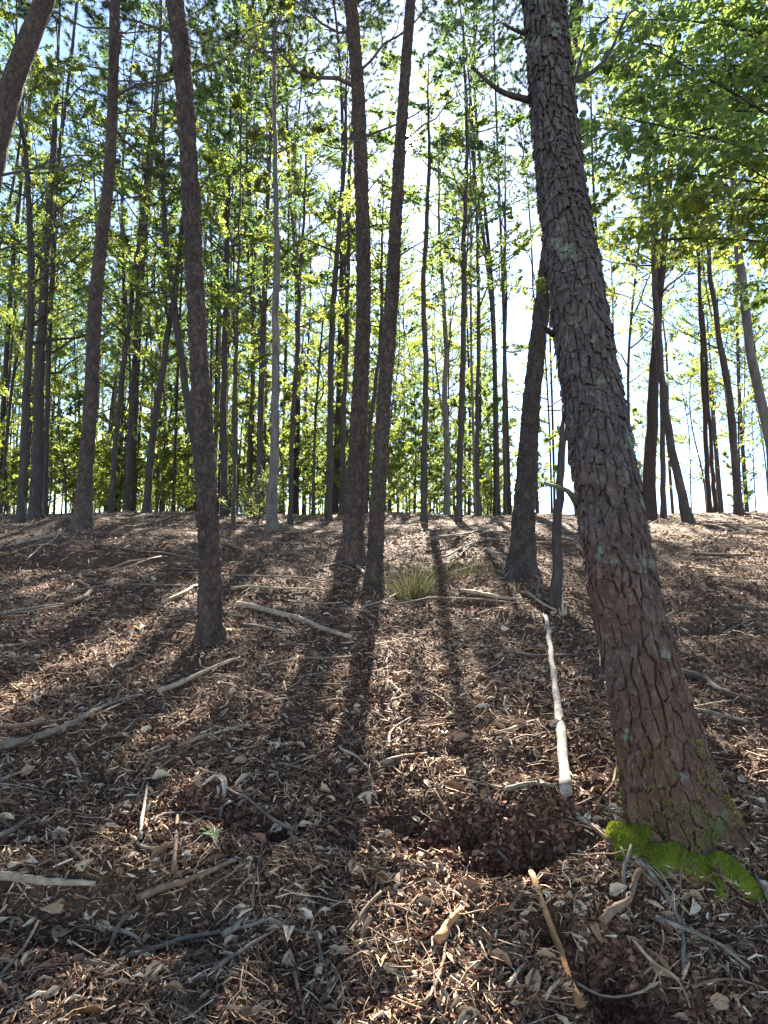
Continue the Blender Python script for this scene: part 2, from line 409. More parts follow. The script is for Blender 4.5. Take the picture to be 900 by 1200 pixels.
# wood chips and bark shreds: bent slivers with thickness
def slivers(P, D, N, Ln, W, Th, mb):
    Sd = np.cross(D, N); n = len(P); bend = RNG.normal(0, .12, n)[:, None]
    Ln = Ln[:, None]; W = W[:, None]; Th = Th[:, None]
    c = [P - D*Ln*.5, P + N*bend*Ln, P + D*Ln*.5]; ww = [.35, 1, .25]
    V = []
    for q, k in zip(c, ww): V += [q - Sd*W*.5*k, q + N*Th, q + Sd*W*.5*k]
    V = np.stack(V, 1); b = np.arange(n)[:, None]*9
    F = np.concatenate([b+np.array([f]) for f in ([0, 1, 4, 3], [1, 2, 5, 4], [3, 4, 7, 6], [4, 5, 8, 7])])
    mb.add(V, F)
mb = MB()
P, D, N, d = lay(170000, 1.2, 23, .018, .45, 17, .4, 1.7)
Ln = np.minimum(np.exp(RNG.normal(-4.0, .55, len(P))), .055)*(1+d*.06)
slivers(P, D, N, Ln, Ln*(.10+.2*RNG.random(len(P))), Ln*.07, mb)
o = link("wood_chip_litter", mb.mesh("wood_chip_litter", M_CHIP, False)); tag(o, "shredded wood chips and bark slivers covering the cleared slope", "wood chips", kind='stuff')
mb = MB()
P, D, N, d = lay(150000, 1.2, 12, .016, .7, 31, .1, 1.4, bare=False)
Ln = np.minimum(np.exp(RNG.normal(-4.4, .5, len(P))), .022)*(1+d*.06)
slivers(P, D, N, Ln, Ln*(.4+.4*RNG.random(len(P))), Ln*.35, mb)
for (cx, cy, rx, ry, dd) in PITS:
    if cy < 4 and dd >= .1:
        n = 2200; q = RNG.normal(0, .8, (n, 2)); x = cx+q[:, 0]*rx; y = cy+q[:, 1]*ry; N = nrm(gnormal(x, y)+RNG.normal(0, .8, (n, 3))); D = nrm(np.cross(N, RNG.normal(0, 1, (n, 3)))); Ln = np.minimum(np.exp(RNG.normal(-4.2, .6, n)), .035)
        slivers(np.stack([x, y, gz(x, y)+.012*RNG.random(n)], -1), D, N, Ln, Ln*(.4+.5*RNG.random(n)), Ln*.45, mb)
o = link("soil_crumb_litter", mb.mesh("soil_crumb_litter", M_CRUMB, False)); tag(o, "crumbs of dark churned soil on the near slope", "soil crumbs", kind='stuff')
# straw
mb = MB()
P, D, N, d = lay(36000, 1.2, 22, .022, .28, 51, .55, .8)
Ln = (.03+.08*RNG.random(len(P)))*(1+d*.05); W = .0012*(1+d*.35)
Sd = np.cross(D, N); Lc = Ln[:, None]; Wc = W[:, None]; bd = RNG.normal(0, .1, len(P))[:, None]
V = np.stack([P-D*Lc*.5, P+Sd*bd*Lc+Sd*Wc, P+D*Lc*.5, P+Sd*bd*Lc-Sd*Wc+N*Wc], 1); b = np.arange(len(P))[:, None]*4
mb.add(V, np.concatenate([b+np.array([[0, 1, 3]]), b+np.array([[1, 2, 3]])]))
o = link("pine_straw", mb.mesh("pine_straw", M_STRAW, False)); tag(o, "loose fallen pine straw lying over the wood chips", "pine straw", kind='stuff')
# fine twigs
def crooked(P, D, N, Ln, k=6, wob=.055):
    n = len(P); t = np.linspace(-.5, .5, k); Sd = np.cross(D, N)
    w1 = np.cumsum(RNG.normal(0, wob, (n, k)), 1); w2 = np.cumsum(RNG.normal(0, wob*.4, (n, k)), 1)
    return P[:, None] + D[:, None]*(t[None, :, None]*Ln[:, None, None]) + Sd[:, None]*(w1*Ln[:, None])[..., None] + N[:, None]*(np.abs(w2)*Ln[:, None])[..., None]
mb = MB()
P, D, N, d = lay(16000, 1.25, 23, .022, .2, 77, .4, .7)
Ln = np.minimum(np.exp(RNG.normal(-2.45, .5, len(P))), .2)*(1+d*.07); r = Ln*.008*(1+d*.1)+.0007
tubes(crooked(P, D, N, Ln), r[:, None]*np.array([[1, .95, .85, .75, .6, .3]]), 3, mb)
o = link("twig_litter", mb.mesh("twig_litter", M_LTWIG)); tag(o, "broken dead twigs scattered thickly over the slope", "twigs", kind='stuff')

# ------------------------------------------------------------------ the big leaning pine with separate bark plates
def trunk_line(pts, depth=None, H=15.0, straight=.6):
    """pts: (px,py) from the base upward; the line lies in the plane of the base's distance and goes on to height H"""
    base = to_ground(*pts[0]) if depth is None else at_depth(*pts[0], depth)
    dd = base[1]
    P = [at_depth(px, py, dd) for px, py in pts]
    gb = gz(P[0][0], dd)
    P[0] = np.array([P[0][0], dd, gb-.2])
    P = np.array(P)
    dr = nrm(P[-1]-P[-2])
    while P[-1][2] < gb+H:
        dr = nrm(dr*straight + np.array([0, 0, 1.])*(1-straight)); P = np.vstack([P, P[-1]+dr*1.2])
    return P
def pxr(wpx, d): return .5*wpx/FPX*d

PB = to_ground(803, 990)
pd = PB[1]+.16
pw = [(985, 122), (960, 114), (900, 103), (800, 91), (700, 83), (550, 77), (350, 67), (200, 58), (0, 51)]
pc = [(806, 985), (777, 900), (755, 800), (732, 700), (708, 550), (676, 350), (656, 200), (637, 0)]
PL = trunk_line(pc, pd, 16, .8)
PLs = resample(PL, 260)
# radius along height from the widths seen
hz = np.array([at_depth(450, y, pd)[2] for y, _ in pw]); hr = np.array([pxr(wd, pd)*(.85+.012*k) for k, (_, wd) in enumerate(pw)])
def prad(z):
    r = np.interp(z, hz, hr); return np.where(z > hz[-1], np.maximum(hr[-1]-(z-hz[-1])*.009, .015), r)
pine = thing("pine_tree", (float(PL[0][0]), float(PL[0][1]), float(PL[0][2])+.18), "large leaning pine with thick plated bark and a mossy foot", "pine tree")
PS = np.concatenate([[0], np.cumsum(np.linalg.norm(np.diff(PLs, axis=0), axis=1))])
tanP = nrm(np.gradient(PLs, axis=0))
b1P = nrm(np.cross(tanP, np.array([[0, 1., 0]]))); b2P = np.cross(b1P, tanP)
def psurf(th, s, h):
    """point on the pine: angle, distance along the trunk, height above the core"""
    c = np.stack([np.interp(s, PS, PLs[:, k]) for k in range(3)], -1)
    e1 = np.stack([np.interp(s, PS, b1P[:, k]) for k in range(3)], -1); e2 = np.stack([np.interp(s, PS, b2P[:, k]) for k in range(3)], -1)
    r = prad(c[..., 2]); butt = np.exp(-np.maximum(s-.17, 0)/.2)*.34*(np.cos(th*5+.7)*.5+.35)
    bumpy = vnoise(th*2.2+9, s*1.8)*.05*np.minimum(1, np.minimum(th % (2*np.pi), 2*np.pi-th % (2*np.pi))/.4)
    r = r*(1+butt+bumpy)+h
    return c + (e1*np.cos(th)[..., None] + e2*np.sin(th)[..., None])*r[..., None]
mb = MB()
ns, nth = 260, 40
SS, TT = np.meshgrid(PS, np.arange(nth)/nth*2*np.pi, indexing='ij')
V = psurf(TT.ravel(), SS.ravel(), -.004)
i = np.arange(ns-1)[:, None]*nth; j = np.arange(nth)[None]; j2 = (j+1) % nth
mb.add(V, np.stack([i+j, i+j2, i+nth+j2, i+nth+j], -1).reshape(-1, 4))
part(mb, "trunk", M_CORE, pine)

def clip(poly, m, n):
    """keep the side of the line through m with normal n that holds the cell"""
    o = []; k = len(poly)
    for a in range(k):
        p, q = poly[a], poly[(a+1) % k]; dp = (p-m)@n; dq = (q-m)@n
        if dp <= 0: o.append(p)
        if dp*dq < 0: o.append(p+(q-p)*dp/(dp-dq))
    return o
def bark_cells(rad, s0, s1, cw, ch, rng):
    """irregular plates over (arc, height): Voronoi cells of a jittered, stretched lattice wrapped round the trunk"""
    cells = []; nu = max(6, int(round(2*np.pi*rad/cw))); cw = 2*np.pi*rad/nu; nv = int((s1-s0)/ch)
    jit = rng.random((nu, nv, 2))*np.array([.46, .9])+np.array([.27, .05])
    shift = rng.random(nu)
    stx = ch/cw*.8                                             # squeeze so that plates are taller than wide
    def site(i, j):
        jj = min(max(j, 0), nv-1); q = jit[i % nu, jj]
        return np.array([(i+q[0])*cw*stx, s0+(j+q[1]+shift[i % nu])*ch])
    for i in range(nu):
        for j in range(nv):
            c = site(i, j); poly = [c+np.array(v) for v in ((-cw*3*stx, -ch*2), (cw*3*stx, -ch*2), (cw*3*stx, ch*2), (-cw*3*stx, ch*2))]
            for a in (-2, -1, 0, 1, 2):
                for b in (-2, -1, 0, 1, 2):
                    if a or b:
                        q = site(i+a, j+b); poly = clip(poly, (c+q)/2, q-c)
                        if len(poly) < 3: break
            if len(poly) >= 3: cells.append((np.array([[p[0]/stx, p[1]] for p in poly]), np.array([c[0]/stx, c[1]])))
    return cells
rngp = np.random.default_rng(4)
plates = []
z2s = lambda z: float(np.interp(z, PLs[:, 2], PS))
NU = 25; CH = lambda v: .116*v-.0006*v*v        # rows get shorter with height
for poly0, c0 in bark_cells(NU/(2*np.pi), 0.0, 84.0, 1.0, 1.0, rngp):
        rr = float(prad(np.array(np.interp(max(CH(c0[1]), 0), PS, PLs[:, 2]))))
        f = lambda q: np.stack([q[..., 0]/NU*2*np.pi*rr, np.maximum(CH(np.maximum(q[..., 1], .02)), .004)], -1)
        poly = f(poly0); c = f(c0)
        if c[1] > 5.6: continue
        gap = .0007 + .0030*rngp.random()**2
        rel = poly-c; ln = np.linalg.norm(rel, axis=1, keepdims=True); pol = c+rel*np.maximum(0, 1-gap*np.array([[2.5, .55]])/np.maximum(ln, 1e-4))
        # rough up the edges
        mid = (pol+np.roll(pol, -1, 0))/2; el = np.linalg.norm(np.roll(pol, -1, 0)-pol, axis=1)
        mid = mid + (c-mid)*(rngp.random((len(mid), 1))*.42-.12)
        outl = [];
        for a in range(len(pol)):
            outl.append(pol[a]);
            if el[a] > .018: outl.append(mid[a])
        outl = np.array(outl)
        if len(outl) > 14: outl = outl[::2]
        m = len(outl); h0 = .003+.008*rngp.random()**1.5; tl = rngp.normal(0, .35, 2)+np.array([0, -.5])
        th = outl[:, 0]/rr; s = outl[:, 1]
        inn = c+(outl-c)*.8
        def hh(q): return h0 + ((q-c)@tl)*.16
        rough = rngp.random(m)*.003
        ring0 = psurf(th, s, np.full(m, -.007)); ring1 = psurf(th, s, hh(outl)*.8+rough); ring2 = psurf(inn[:, 0]/rr, inn[:, 1], hh(inn)+rngp.random(m)*.0025)
        ctr = psurf(np.array([c[0]/rr]), np.array([c[1]]), np.array([h0+.001]))
        V = np.concatenate([ring0, ring1, ring2, ctr]); a = np.arange(m); b = (a+1) % m
        Q = np.concatenate([np.stack([a, b, m+b, m+a], 1), np.stack([m+a, m+b, 2*m+b, 2*m+a], 1)]); Tt = np.stack([2*m+a, 2*m+b, np.full(m, 3*m)], 1)
        nn = nrm(ctr[0]-np.array([np.interp(c[1], PS, PLs[:, k]) for k in range(3)])); tocam = np.array([0, 0, CAMH])-ctr[0]; dist = np.linalg.norm(tocam)
        area = .5*abs(np.sum(outl[:, 0]*np.roll(outl[:, 1], -1)-np.roll(outl[:, 0], -1)*outl[:, 1]))
        show = area*max(0, nn@tocam/dist)/dist**2
        if ctr[0][2] > at_depth(450, 0, pd)[2]: show = 0
        plates.append((show, V, Q, Tt))
plates.sort(key=lambda q: -q[0])
rest = MB()
for k, (show, V, Q, Tt) in enumerate(plates):
    if k < 300:
        mb = MB(); mb.add(V, Q); mb.add(V[:0], Tt[:0].reshape(0, 3)) ; mb.V = [V]; mb.F[3] = [Tt]; mb.M[3] = [np.zeros(len(Tt), int)]
        part(mb, "bark_plate", M_PLATE, pine, False)
    else:
        n0 = rest.n; rest.add(V, Q); rest.F[3].append(Tt+n0); rest.M[3].append(np.zeros(len(Tt), int))
nf = 5200; fs = 5.3*rngp.random(nf)**1.0; fth = rngp.random(nf)*2*np.pi; fw = (.007+.012*rngp.random(nf)); fh = fw*(.8+.9*rngp.random(nf)); fz = prad(np.interp(fs, PS, PLs[:, 2])); V = []
for du, dv, hh_ in ((-.5, .5, .006), (-.1, .62, .007), (.5, .42, .006), (.62, -.1, .009), (.3, -.55, .012), (-.35, -.5, .012)):
    j1 = 1+.5*(rngp.random(nf)-.5); V.append(psurf(fth+du*fw*j1/fz, np.maximum(fs+dv*fh*j1, .01), hh_+.004*rngp.random(nf)))
V = np.stack(V, 1); b_ = np.arange(nf)[:, None]*6; rest.add(V, np.concatenate([b_+np.array([[0, 1, 2, 3]]), b_+np.array([[0, 3, 4, 5]])]))
tag(part(rest, "outer_bark", M_PLATE, pine, False), kind='stuff')

mn = 5000; ms_ = .12+.5*rngp.random(mn)**2.2; mth = rngp.random(mn)*2*np.pi; ok = vnoise(mth*3.2, ms_*9)+.5 > .12+ms_*1.1; ms_, mth = ms_[ok], mth[ok]; q = psurf(mth, np.maximum(ms_, .012), .011); nq = len(q)
D = nrm(q-np.stack([np.interp(ms_, PS, PLs[:, k]) for k in range(3)], -1)+rngp.normal(0, .12, (nq, 3))); sv = nrm(np.cross(D, rngp.normal(0, 1, (nq, 3)))); mb = MB()
mb.add(np.stack([q-sv*.0025-D*.004, q+sv*.0025-D*.004, q+D*(.006+.006*rngp.random((nq, 1)))], 1), np.arange(nq*3).reshape(-1, 3)); tag(part(mb, "moss_film", M_MOSS, pine, False), kind='stuff')

# ------------------------------------------------------------------ branches, needles, leaves on trees
def limb_line(p0, az, el, Lg, rng, k=7, lift=.25, wob=.08):
    t = np.linspace(0, 1, k)
    h = np.array([math.sin(az), math.cos(az), 0]); s = np.array([h[1], -h[0], 0])
    e = el + lift*t
    step = (h[None]*np.cos(e)[:, None] + np.array([0, 0, 1.])[None]*np.sin(e)[:, None])*Lg/(k-1)
    p = p0 + np.concatenate([[np.zeros(3)], np.cumsum(step[1:], 0)])
    w1 = np.cumsum(rng.normal(0, wob, k)); w1 -= w1[0]; w2 = np.cumsum(rng.normal(0, wob*.7, k)); w2 -= w2[0]
    return p + s[None]*(w1*Lg*.5)[:, None] + np.array([0, 0, 1.])[None]*(w2*Lg*.4)[:, None]
def along(line, t):
    k = len(line)-1; f = np.clip(t, 0, 1)*k; i = np.minimum(f.astype(int), k-1); u = (f-i)[:, None]
    return line[i]*(1-u)+line[i+1]*u, nrm(line[i+1]-line[i])
def side_twigs(line, n, t0, Lg, rng, spread=.9, k=4, droop=.0):
    """twigs leaving a limb on alternate sides, mostly level"""
    t = np.sort(t0+(1-t0)*rng.random(n)); p, d = along(line, t)
    sgn = np.where(np.arange(n) % 2 == 0, 1, -1)*(.6+.4*rng.random(n)); s = nrm(np.cross(d, np.array([0, 0, 1.])))
    dr = nrm(d*.75 + s*(sgn*spread)[:, None] + np.stack([np.zeros(n), np.zeros(n), rng.normal(.05, .3, n)], -1))
    Ls = Lg*(1-.55*t)*(.6+.7*rng.random(n)); q = np.linspace(0, 1, k)
    P = p[:, None]+dr[:, None]*(q[None, :, None]*Ls[:, None, None])
    P[..., 2] += (q**2)[None]*Ls[:, None]*(.12-droop)
    P[:, 1:] += rng.normal(0, .05, (n, k-1, 3))*Ls[:, None, None]
    return P
def leaf_spray(P, per, size, rng, mb, mat, six=False, droop=.35):
    """leaves set along twigs, their faces roughly level"""
    T, k, _ = P.shape; t = rng.random((T, per))**.7
    f = t*(k-1); i = np.minimum(f.astype(int), k-2); u = (f-i)[..., None]; r = np.arange(T)[:, None]
    p = (P[r, i]*(1-u)+P[r, i+1]*u).reshape(-1, 3); d = nrm((P[r, i+1]-P[r, i]).reshape(-1, 3)); n = len(p)
    s = nrm(np.cross(d, np.array([0, 0, 1.]))); sg = np.where(rng.random(n) < .5, 1, -1)*(.4+.7*rng.random(n))
    D = nrm(d*.7+s*sg[:, None]+np.stack([np.zeros(n), np.zeros(n), -droop+rng.normal(0, .35, n)], -1))
    N = nrm(np.array([0, 0, 1.])+rng.normal(0, .45, (n, 3)))
    L_ = size*(.6+.8*rng.random(n)); p = p + rng.normal(0, size*.25, (n, 3))
    leaves(p, D, N, L_, L_*(.5+.25*rng.random(n)), mb, mat, .2, six, .12)
def needles(P, per, nn, Lg, rng, mb, mat, wd=.0032):
    T, k, _ = P.shape; t = .35+.65*rng.random((T, per)); f = t*(k-1); i = np.minimum(f.astype(int), k-2); u = (f-i)[..., None]; r = np.arange(T)[:, None]
    p = (P[r, i]*(1-u)+P[r, i+1]*u).reshape(-1, 3); d = nrm((P[r, i+1]-P[r, i]).reshape(-1, 3))
    p = np.repeat(p, nn, 0); d = np.repeat(d, nn, 0); n = len(p)
    D = nrm(d*.7+rng.normal(0, .6, (n, 3))); s = nrm(np.cross(D, rng.normal(0, 1, (n, 3)))); L_ = (Lg*(.7+.6*rng.random(n)))[:, None]
    V = np.stack([p-s*wd, p+s*wd, p+D*L_+np.array([0, 0, -.02])], 1); mb.add(V, np.arange(n*3).reshape(-1, 3), mat)

def bark_trunk(line, r_fn, n, rows, mb, seed, plate=(.045, .09), depth=.012):
    """a trunk with its bark plates raised as real relief"""
    rng = np.random.default_rng(seed)
    Lf_ = resample(line, 400); sf = np.concatenate([[0], np.cumsum(np.linalg.norm(np.diff(Lf_, axis=0), axis=1))]); fine = int(rows*.85); cut = min(8.5, sf[-1]*.7)
    s = np.concatenate([np.linspace(0, cut, fine), np.linspace(cut, sf[-1], rows-fine+1)[1:]]); Ls = np.stack([np.interp(s, sf, Lf_[:, q]) for q in range(3)], -1)
    tg = nrm(np.gradient(Ls, axis=0)); e1 = nrm(np.cross(tg, np.array([[0, 1., 0]]))); e2 = np.cross(e1, tg)
    r = r_fn(s); a = np.arange(n)/n*2*np.pi; rm = float(np.mean(r[:rows//3]))
    nu = max(5, int(2*np.pi*rm/plate[0])); u = (a/(2*np.pi)*nu)[None, :]+0*s[:, None]; v = (s/plate[1])[:, None]+0*a[None]
    jit = rng.random((nu, 400, 2)); hgt = rng.random((nu, 400)); F1 = np.full(u.shape, 9.); F2 = F1.copy(); H = np.zeros(u.shape)
    ui = np.floor(u).astype(int); vi = np.floor(v).astype(int)
    for da in (-1, 0, 1):
        for db in (-1, 0, 1):
            ci = (ui+da) % nu; cj = (vi+db) % 400; qx = ui+da+jit[ci, cj, 0]*.9; qy = vi+db+jit[ci, cj, 1]*.9+.5*(ci % 2)
            dd = np.hypot(u-qx, v-qy); c1 = dd < F1
            F2 = np.where(c1, F1, np.minimum(F2, dd)); H = np.where(c1, hgt[ci, cj], H); F1 = np.where(c1, dd, F1)
    edge = np.clip((F2-F1)/.28, 0, 1); disp = depth*(edge**.7*(.5+.9*H)-.6)+rng.normal(0, depth*.08, u.shape)
    butt = 1+np.exp(-np.maximum(s-.17, 0)/(rm*1.5))[:, None]*(.45+.25*np.cos(4*a+seed)[None]+.12*np.cos(7*a+2*seed)[None])
    R = r[:, None]*butt+disp*np.minimum(1, r/(rm+1e-6))[:, None]
    mb.tone = (H*.75+.25*rng.random(H.shape)).ravel()
    V = Ls[:, None]+e1[:, None]*(np.cos(a)[None]*R)[..., None]+e2[:, None]*(np.sin(a)[None]*R)[..., None]
    i = np.arange(rows-1)[:, None]*n; j = np.arange(n)[None]; j2 = (j+1) % n
    mb.add(V, np.stack([i+j, i+j2, i+n+j2, i+n+j], -1).reshape(-1, 4))
    return Ls, s

def bare_branch(p0, az, el, Lg, r, rng, mb, mat=0, n=7, lift=.35, sub=.35):
    ln = limb_line(p0, az, el, Lg, rng, 8, lift, .09)
    tubes(ln[None], (r*np.linspace(1, .2, 8))[None], 6, mb, mat)
    tw = side_twigs(ln, n, .25, Lg*sub, rng, 1.0, 5)
    tubes(tw, r*.42*np.linspace(1, .3, 5)[None]*np.ones((n, 1)), 4, mb, mat)
    return ln, tw

def pine_tree(name, label, pts, widths, depth, H, seed, dead=(), crown_z=None, needles_n=20, mat=M_PINE, n=26, rows=170, flat=.8, plate=(.045, .08), bdepth=.015, cat="pine tree", ndl=True):
    """pts, widths: centre line and width in photograph pixels from the base upward"""
    rng = np.random.default_rng(seed); line = trunk_line(pts, depth, H, flat); d = line[0][1]
    root = thing(name, (float(line[0][0]), float(line[0][1]), float(line[0][2])+.18), label, cat)
    hs = np.concatenate([[0], np.cumsum(np.linalg.norm(np.diff(line, axis=0), axis=1))]); Ht = hs[-1]
    ws = np.array([pxr(q, d) for q in widths]); hsn = hs[:len(ws)]
    def rf(s):
        r = np.interp(s, hsn, ws); o = s > hsn[-1]
        return np.where(o, ws[-1]*np.clip(1-(s-hsn[-1])/(Ht-hsn[-1]+.2), .06, 1)**.8, r)
    mb = MB(); Ls, s = bark_trunk(line, rf, n, rows, mb, seed, plate, bdepth); part(mb, "trunk", mat, root)
    def at_z(z):
        q = np.array([np.interp(z, Ls[:, 2], Ls[:, k]) for k in range(3)]); return q, float(rf(np.array([np.interp(z, Ls[:, 2], s)]))[0])
    for (z, az, el, Lg, rr) in dead:
        p, r = at_z(z); mb = MB(); bare_branch(p, az, el, Lg, rr, rng, mb, 0, 8); part(mb, "dead_branch", M_TWIG, root)
    if ndl:
        cz = crown_z if crown_z else line[0][2]+H*.62; crown = MB(); top = Ls[-1][2]
        for q in range(needles_n):
            z = cz+(top-cz)*(q+rng.random()*.6)/needles_n; p, r = at_z(z); f = (z-cz)/(top-cz); Lg = (2.6*(1-f)+.6)*(.7+.5*rng.random())
            ln = limb_line(p, rng.random()*6.28, .1+.3*f, Lg, rng, 7, .35, .08); mb = MB()
            tubes(ln[None], (max(.012, .03*(1-f))*np.linspace(1, .25, 7))[None], 5, mb); part(mb, "branch", M_TWIG, root)
            tw = side_twigs(ln, 11, .3, Lg*.4, rng, .9, 4); tubes(tw, .006*np.ones((11, 1))*np.linspace(1, .5, 4)[None], 3, crown, 1)
            needles(tw, 7, 24, .14, rng, crown, 0, .005)
        part(crown, "crown", [M_NEEDLE, M_TWIG], root, False)
    return root, Ls, rf, s

A = math.radians
# short stubs and branches of the big pine
def add_stub(parent, p0, p1, r, name, mat, bendz=0.05, k=7, subs=0, seed=0):
    rng = np.random.default_rng(seed); ln = resample([p0, (p0+p1)/2+np.array([0, 0, bendz])+rng.normal(0, .01, 3), p1], k); mb = MB()
    tubes(ln[None], (r*np.linspace(1.25, .45, k))[None], 8, mb, 0, .08)
    if subs:
        tw = side_twigs(ln, subs, .35, np.linalg.norm(p1-p0)*.45, rng, .8, 4); tubes(tw, r*.35*np.linspace(1, .4, 4)[None]*np.ones((subs, 1)), 4, mb)
    return part(mb, name, mat, parent)
add_stub(pine, at_depth(676, 592, pd), at_depth(637, 566, pd-.12), .012, "broken_branch", stick_mat("mossy_stub", (.05, .06, .03), (.12, .13, .07), (.2, .2, .12)), .005, seed=3)
add_stub(pine, at_depth(622, 118, pd), at_depth(552, 78, pd-.1), .012, "branch", M_DARK, -.05, subs=0, seed=4)
add_stub(pine, at_depth(648, 392, pd), at_depth(633, 378, pd-.1), .011, "broken_branch", M_DARK, .0, seed=5)
add_stub(pine, at_depth(664, 100, pd), at_depth(735, 15, pd+.6), .010, "branch", M_DARK, -.06, subs=6, seed=6)
add_stub(pine, at_depth(668, 130, pd), at_depth(685, 50, pd+.3), .009, "branch", M_DARK, -.02, subs=3, seed=8)
add_stub(pine, at_depth(618, 40, pd), at_depth(588, 27, pd-.05), .009, "branch", M_DARK, .0, subs=0, seed=7)
def top_crown(root, Ls, rf_r, cz, nb, seed, Lmax=2.6):
    rng = np.random.default_rng(seed); crown = MB(); top = Ls[-1][2]
    for q in range(nb):
        z = cz+(top-cz)*(q+rng.random()*.6)/nb; p = np.array([np.interp(z, Ls[:, 2], Ls[:, k]) for k in range(3)]); f = (z-cz)/(top-cz); Lg = (Lmax*(1-f)+.6)*(.7+.5*rng.random())
        ln = limb_line(p, rng.random()*6.28, .1+.3*f, Lg, rng, 7, .35, .08); mb = MB()
        tubes(ln[None], (max(.012, .03*(1-f))*np.linspace(1, .25, 7))[None], 5, mb); part(mb, "branch", M_TWIG, root)
        tw = side_twigs(ln, 11, .3, Lg*.4, rng, .9, 4); tubes(tw, .006*np.ones((11, 1))*np.linspace(1, .5, 4)[None], 3, crown, 1)
        needles(tw, 7, 24, .14, rng, crown, 0, .005)
    part(crown, "crown", [M_NEEDLE, M_TWIG], root, False)
top_crown(pine, PLs, None, 9.0, 22, 21, 3.0)

pine_tree("pine_tree", "slim reddish pine in the left middle ground, standing in pale splintered litter", [(248, 752), (245, 650), (241, 560), (232, 400), (222, 200), (212, 60), (205, 0)], [27, 24, 23, 21, 20.5, 21, 21.5], None, 15, 31, n=64, rows=760, plate=(.042, .065), bdepth=.018)
pine_tree("pine_tree", "pine behind the slim reddish pine, with many bare horizontal branches high up", [(97, 618), (101, 540), (106, 480), (112, 350), (128, 200), (135, 0)], [20, 16, 16, 15.5, 13, 12], None, 17, 32,
          dead=[(8.1+k*.34, a, e, l, .016) for k, (a, e, l) in enumerate([(1.3, .1, 1.5), (-1.5, .05, 1.6), (1.8, -.05, 1.5), (-1.2, .25, 1.7), (1.4, .05, 2.0), (-2, .1, 1.4), (1.0, .2, 1.9), (1.7, .1, 2.2), (-1.4, .3, 1.6), (1.5, .2, 1.8), (-1.1, .1, 1.8), (2.1, .1, 1.5), (1.2, .3, 1.6)])], crown_z=10.2, needles_n=22, n=30, rows=340)
pine_tree("pine_tree", "straight pine with a thick branch reaching left near its top", [(410, 660), (415, 600), (420, 500), (426, 350), (423, 200), (419, 100), (411, 0)], [29, 22, 19, 17, 16.5, 16, 15.5], None, 17, 33,
          dead=[(8.1, -1.6, .25, 1.9, .03), (7.4, 1.5, .4, 1.2, .018), (7.0, -1.3, .7, .8, .012), (8.3, 1.8, .35, 1.5, .02), (8.9, -1.4, .3, 1.7, .02), (6.6, 1.7, .6, .6, .010), (9.3, 1.3, .3, 1.6, .02)], n=64, rows=700, plate=(.05, .08), bdepth=.022)
pine_tree("pine_tree", "slender pine with the sun glinting past its trunk", [(437, 688), (442, 600), (448, 500), (459, 350), (467, 200), (474, 100), (481, 0)], [21, 17, 16.5, 16, 14, 13, 12.5], None, 15, 34,
          dead=[(5.2, 1.2, .4, .7, .010), (6.0, -1.5, .2, .6, .009), (6.5, 1.9, .3, 1.0, .012)], n=60, rows=700, plate=(.042, .065), bdepth=.016)
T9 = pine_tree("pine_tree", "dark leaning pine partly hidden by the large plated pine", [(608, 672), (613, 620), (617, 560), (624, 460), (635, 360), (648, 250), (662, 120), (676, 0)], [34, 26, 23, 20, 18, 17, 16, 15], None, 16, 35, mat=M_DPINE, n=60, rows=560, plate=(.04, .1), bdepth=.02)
pine_tree("pine_tree", "thick pine slanting across the top corner above the left slope", [(-150, 640), (-75, 400), (-25, 260), (14, 100), (52, 0)], [40, 33, 29, 26, 23], 6.6, 15, 36, dead=[(5.0, 1.6, .2, 1.2, .014), (5.9, 1.2, .3, 1.5, .016), (4.6, 1.5, .0, .9, .01)], n=30, rows=180, flat=.9)

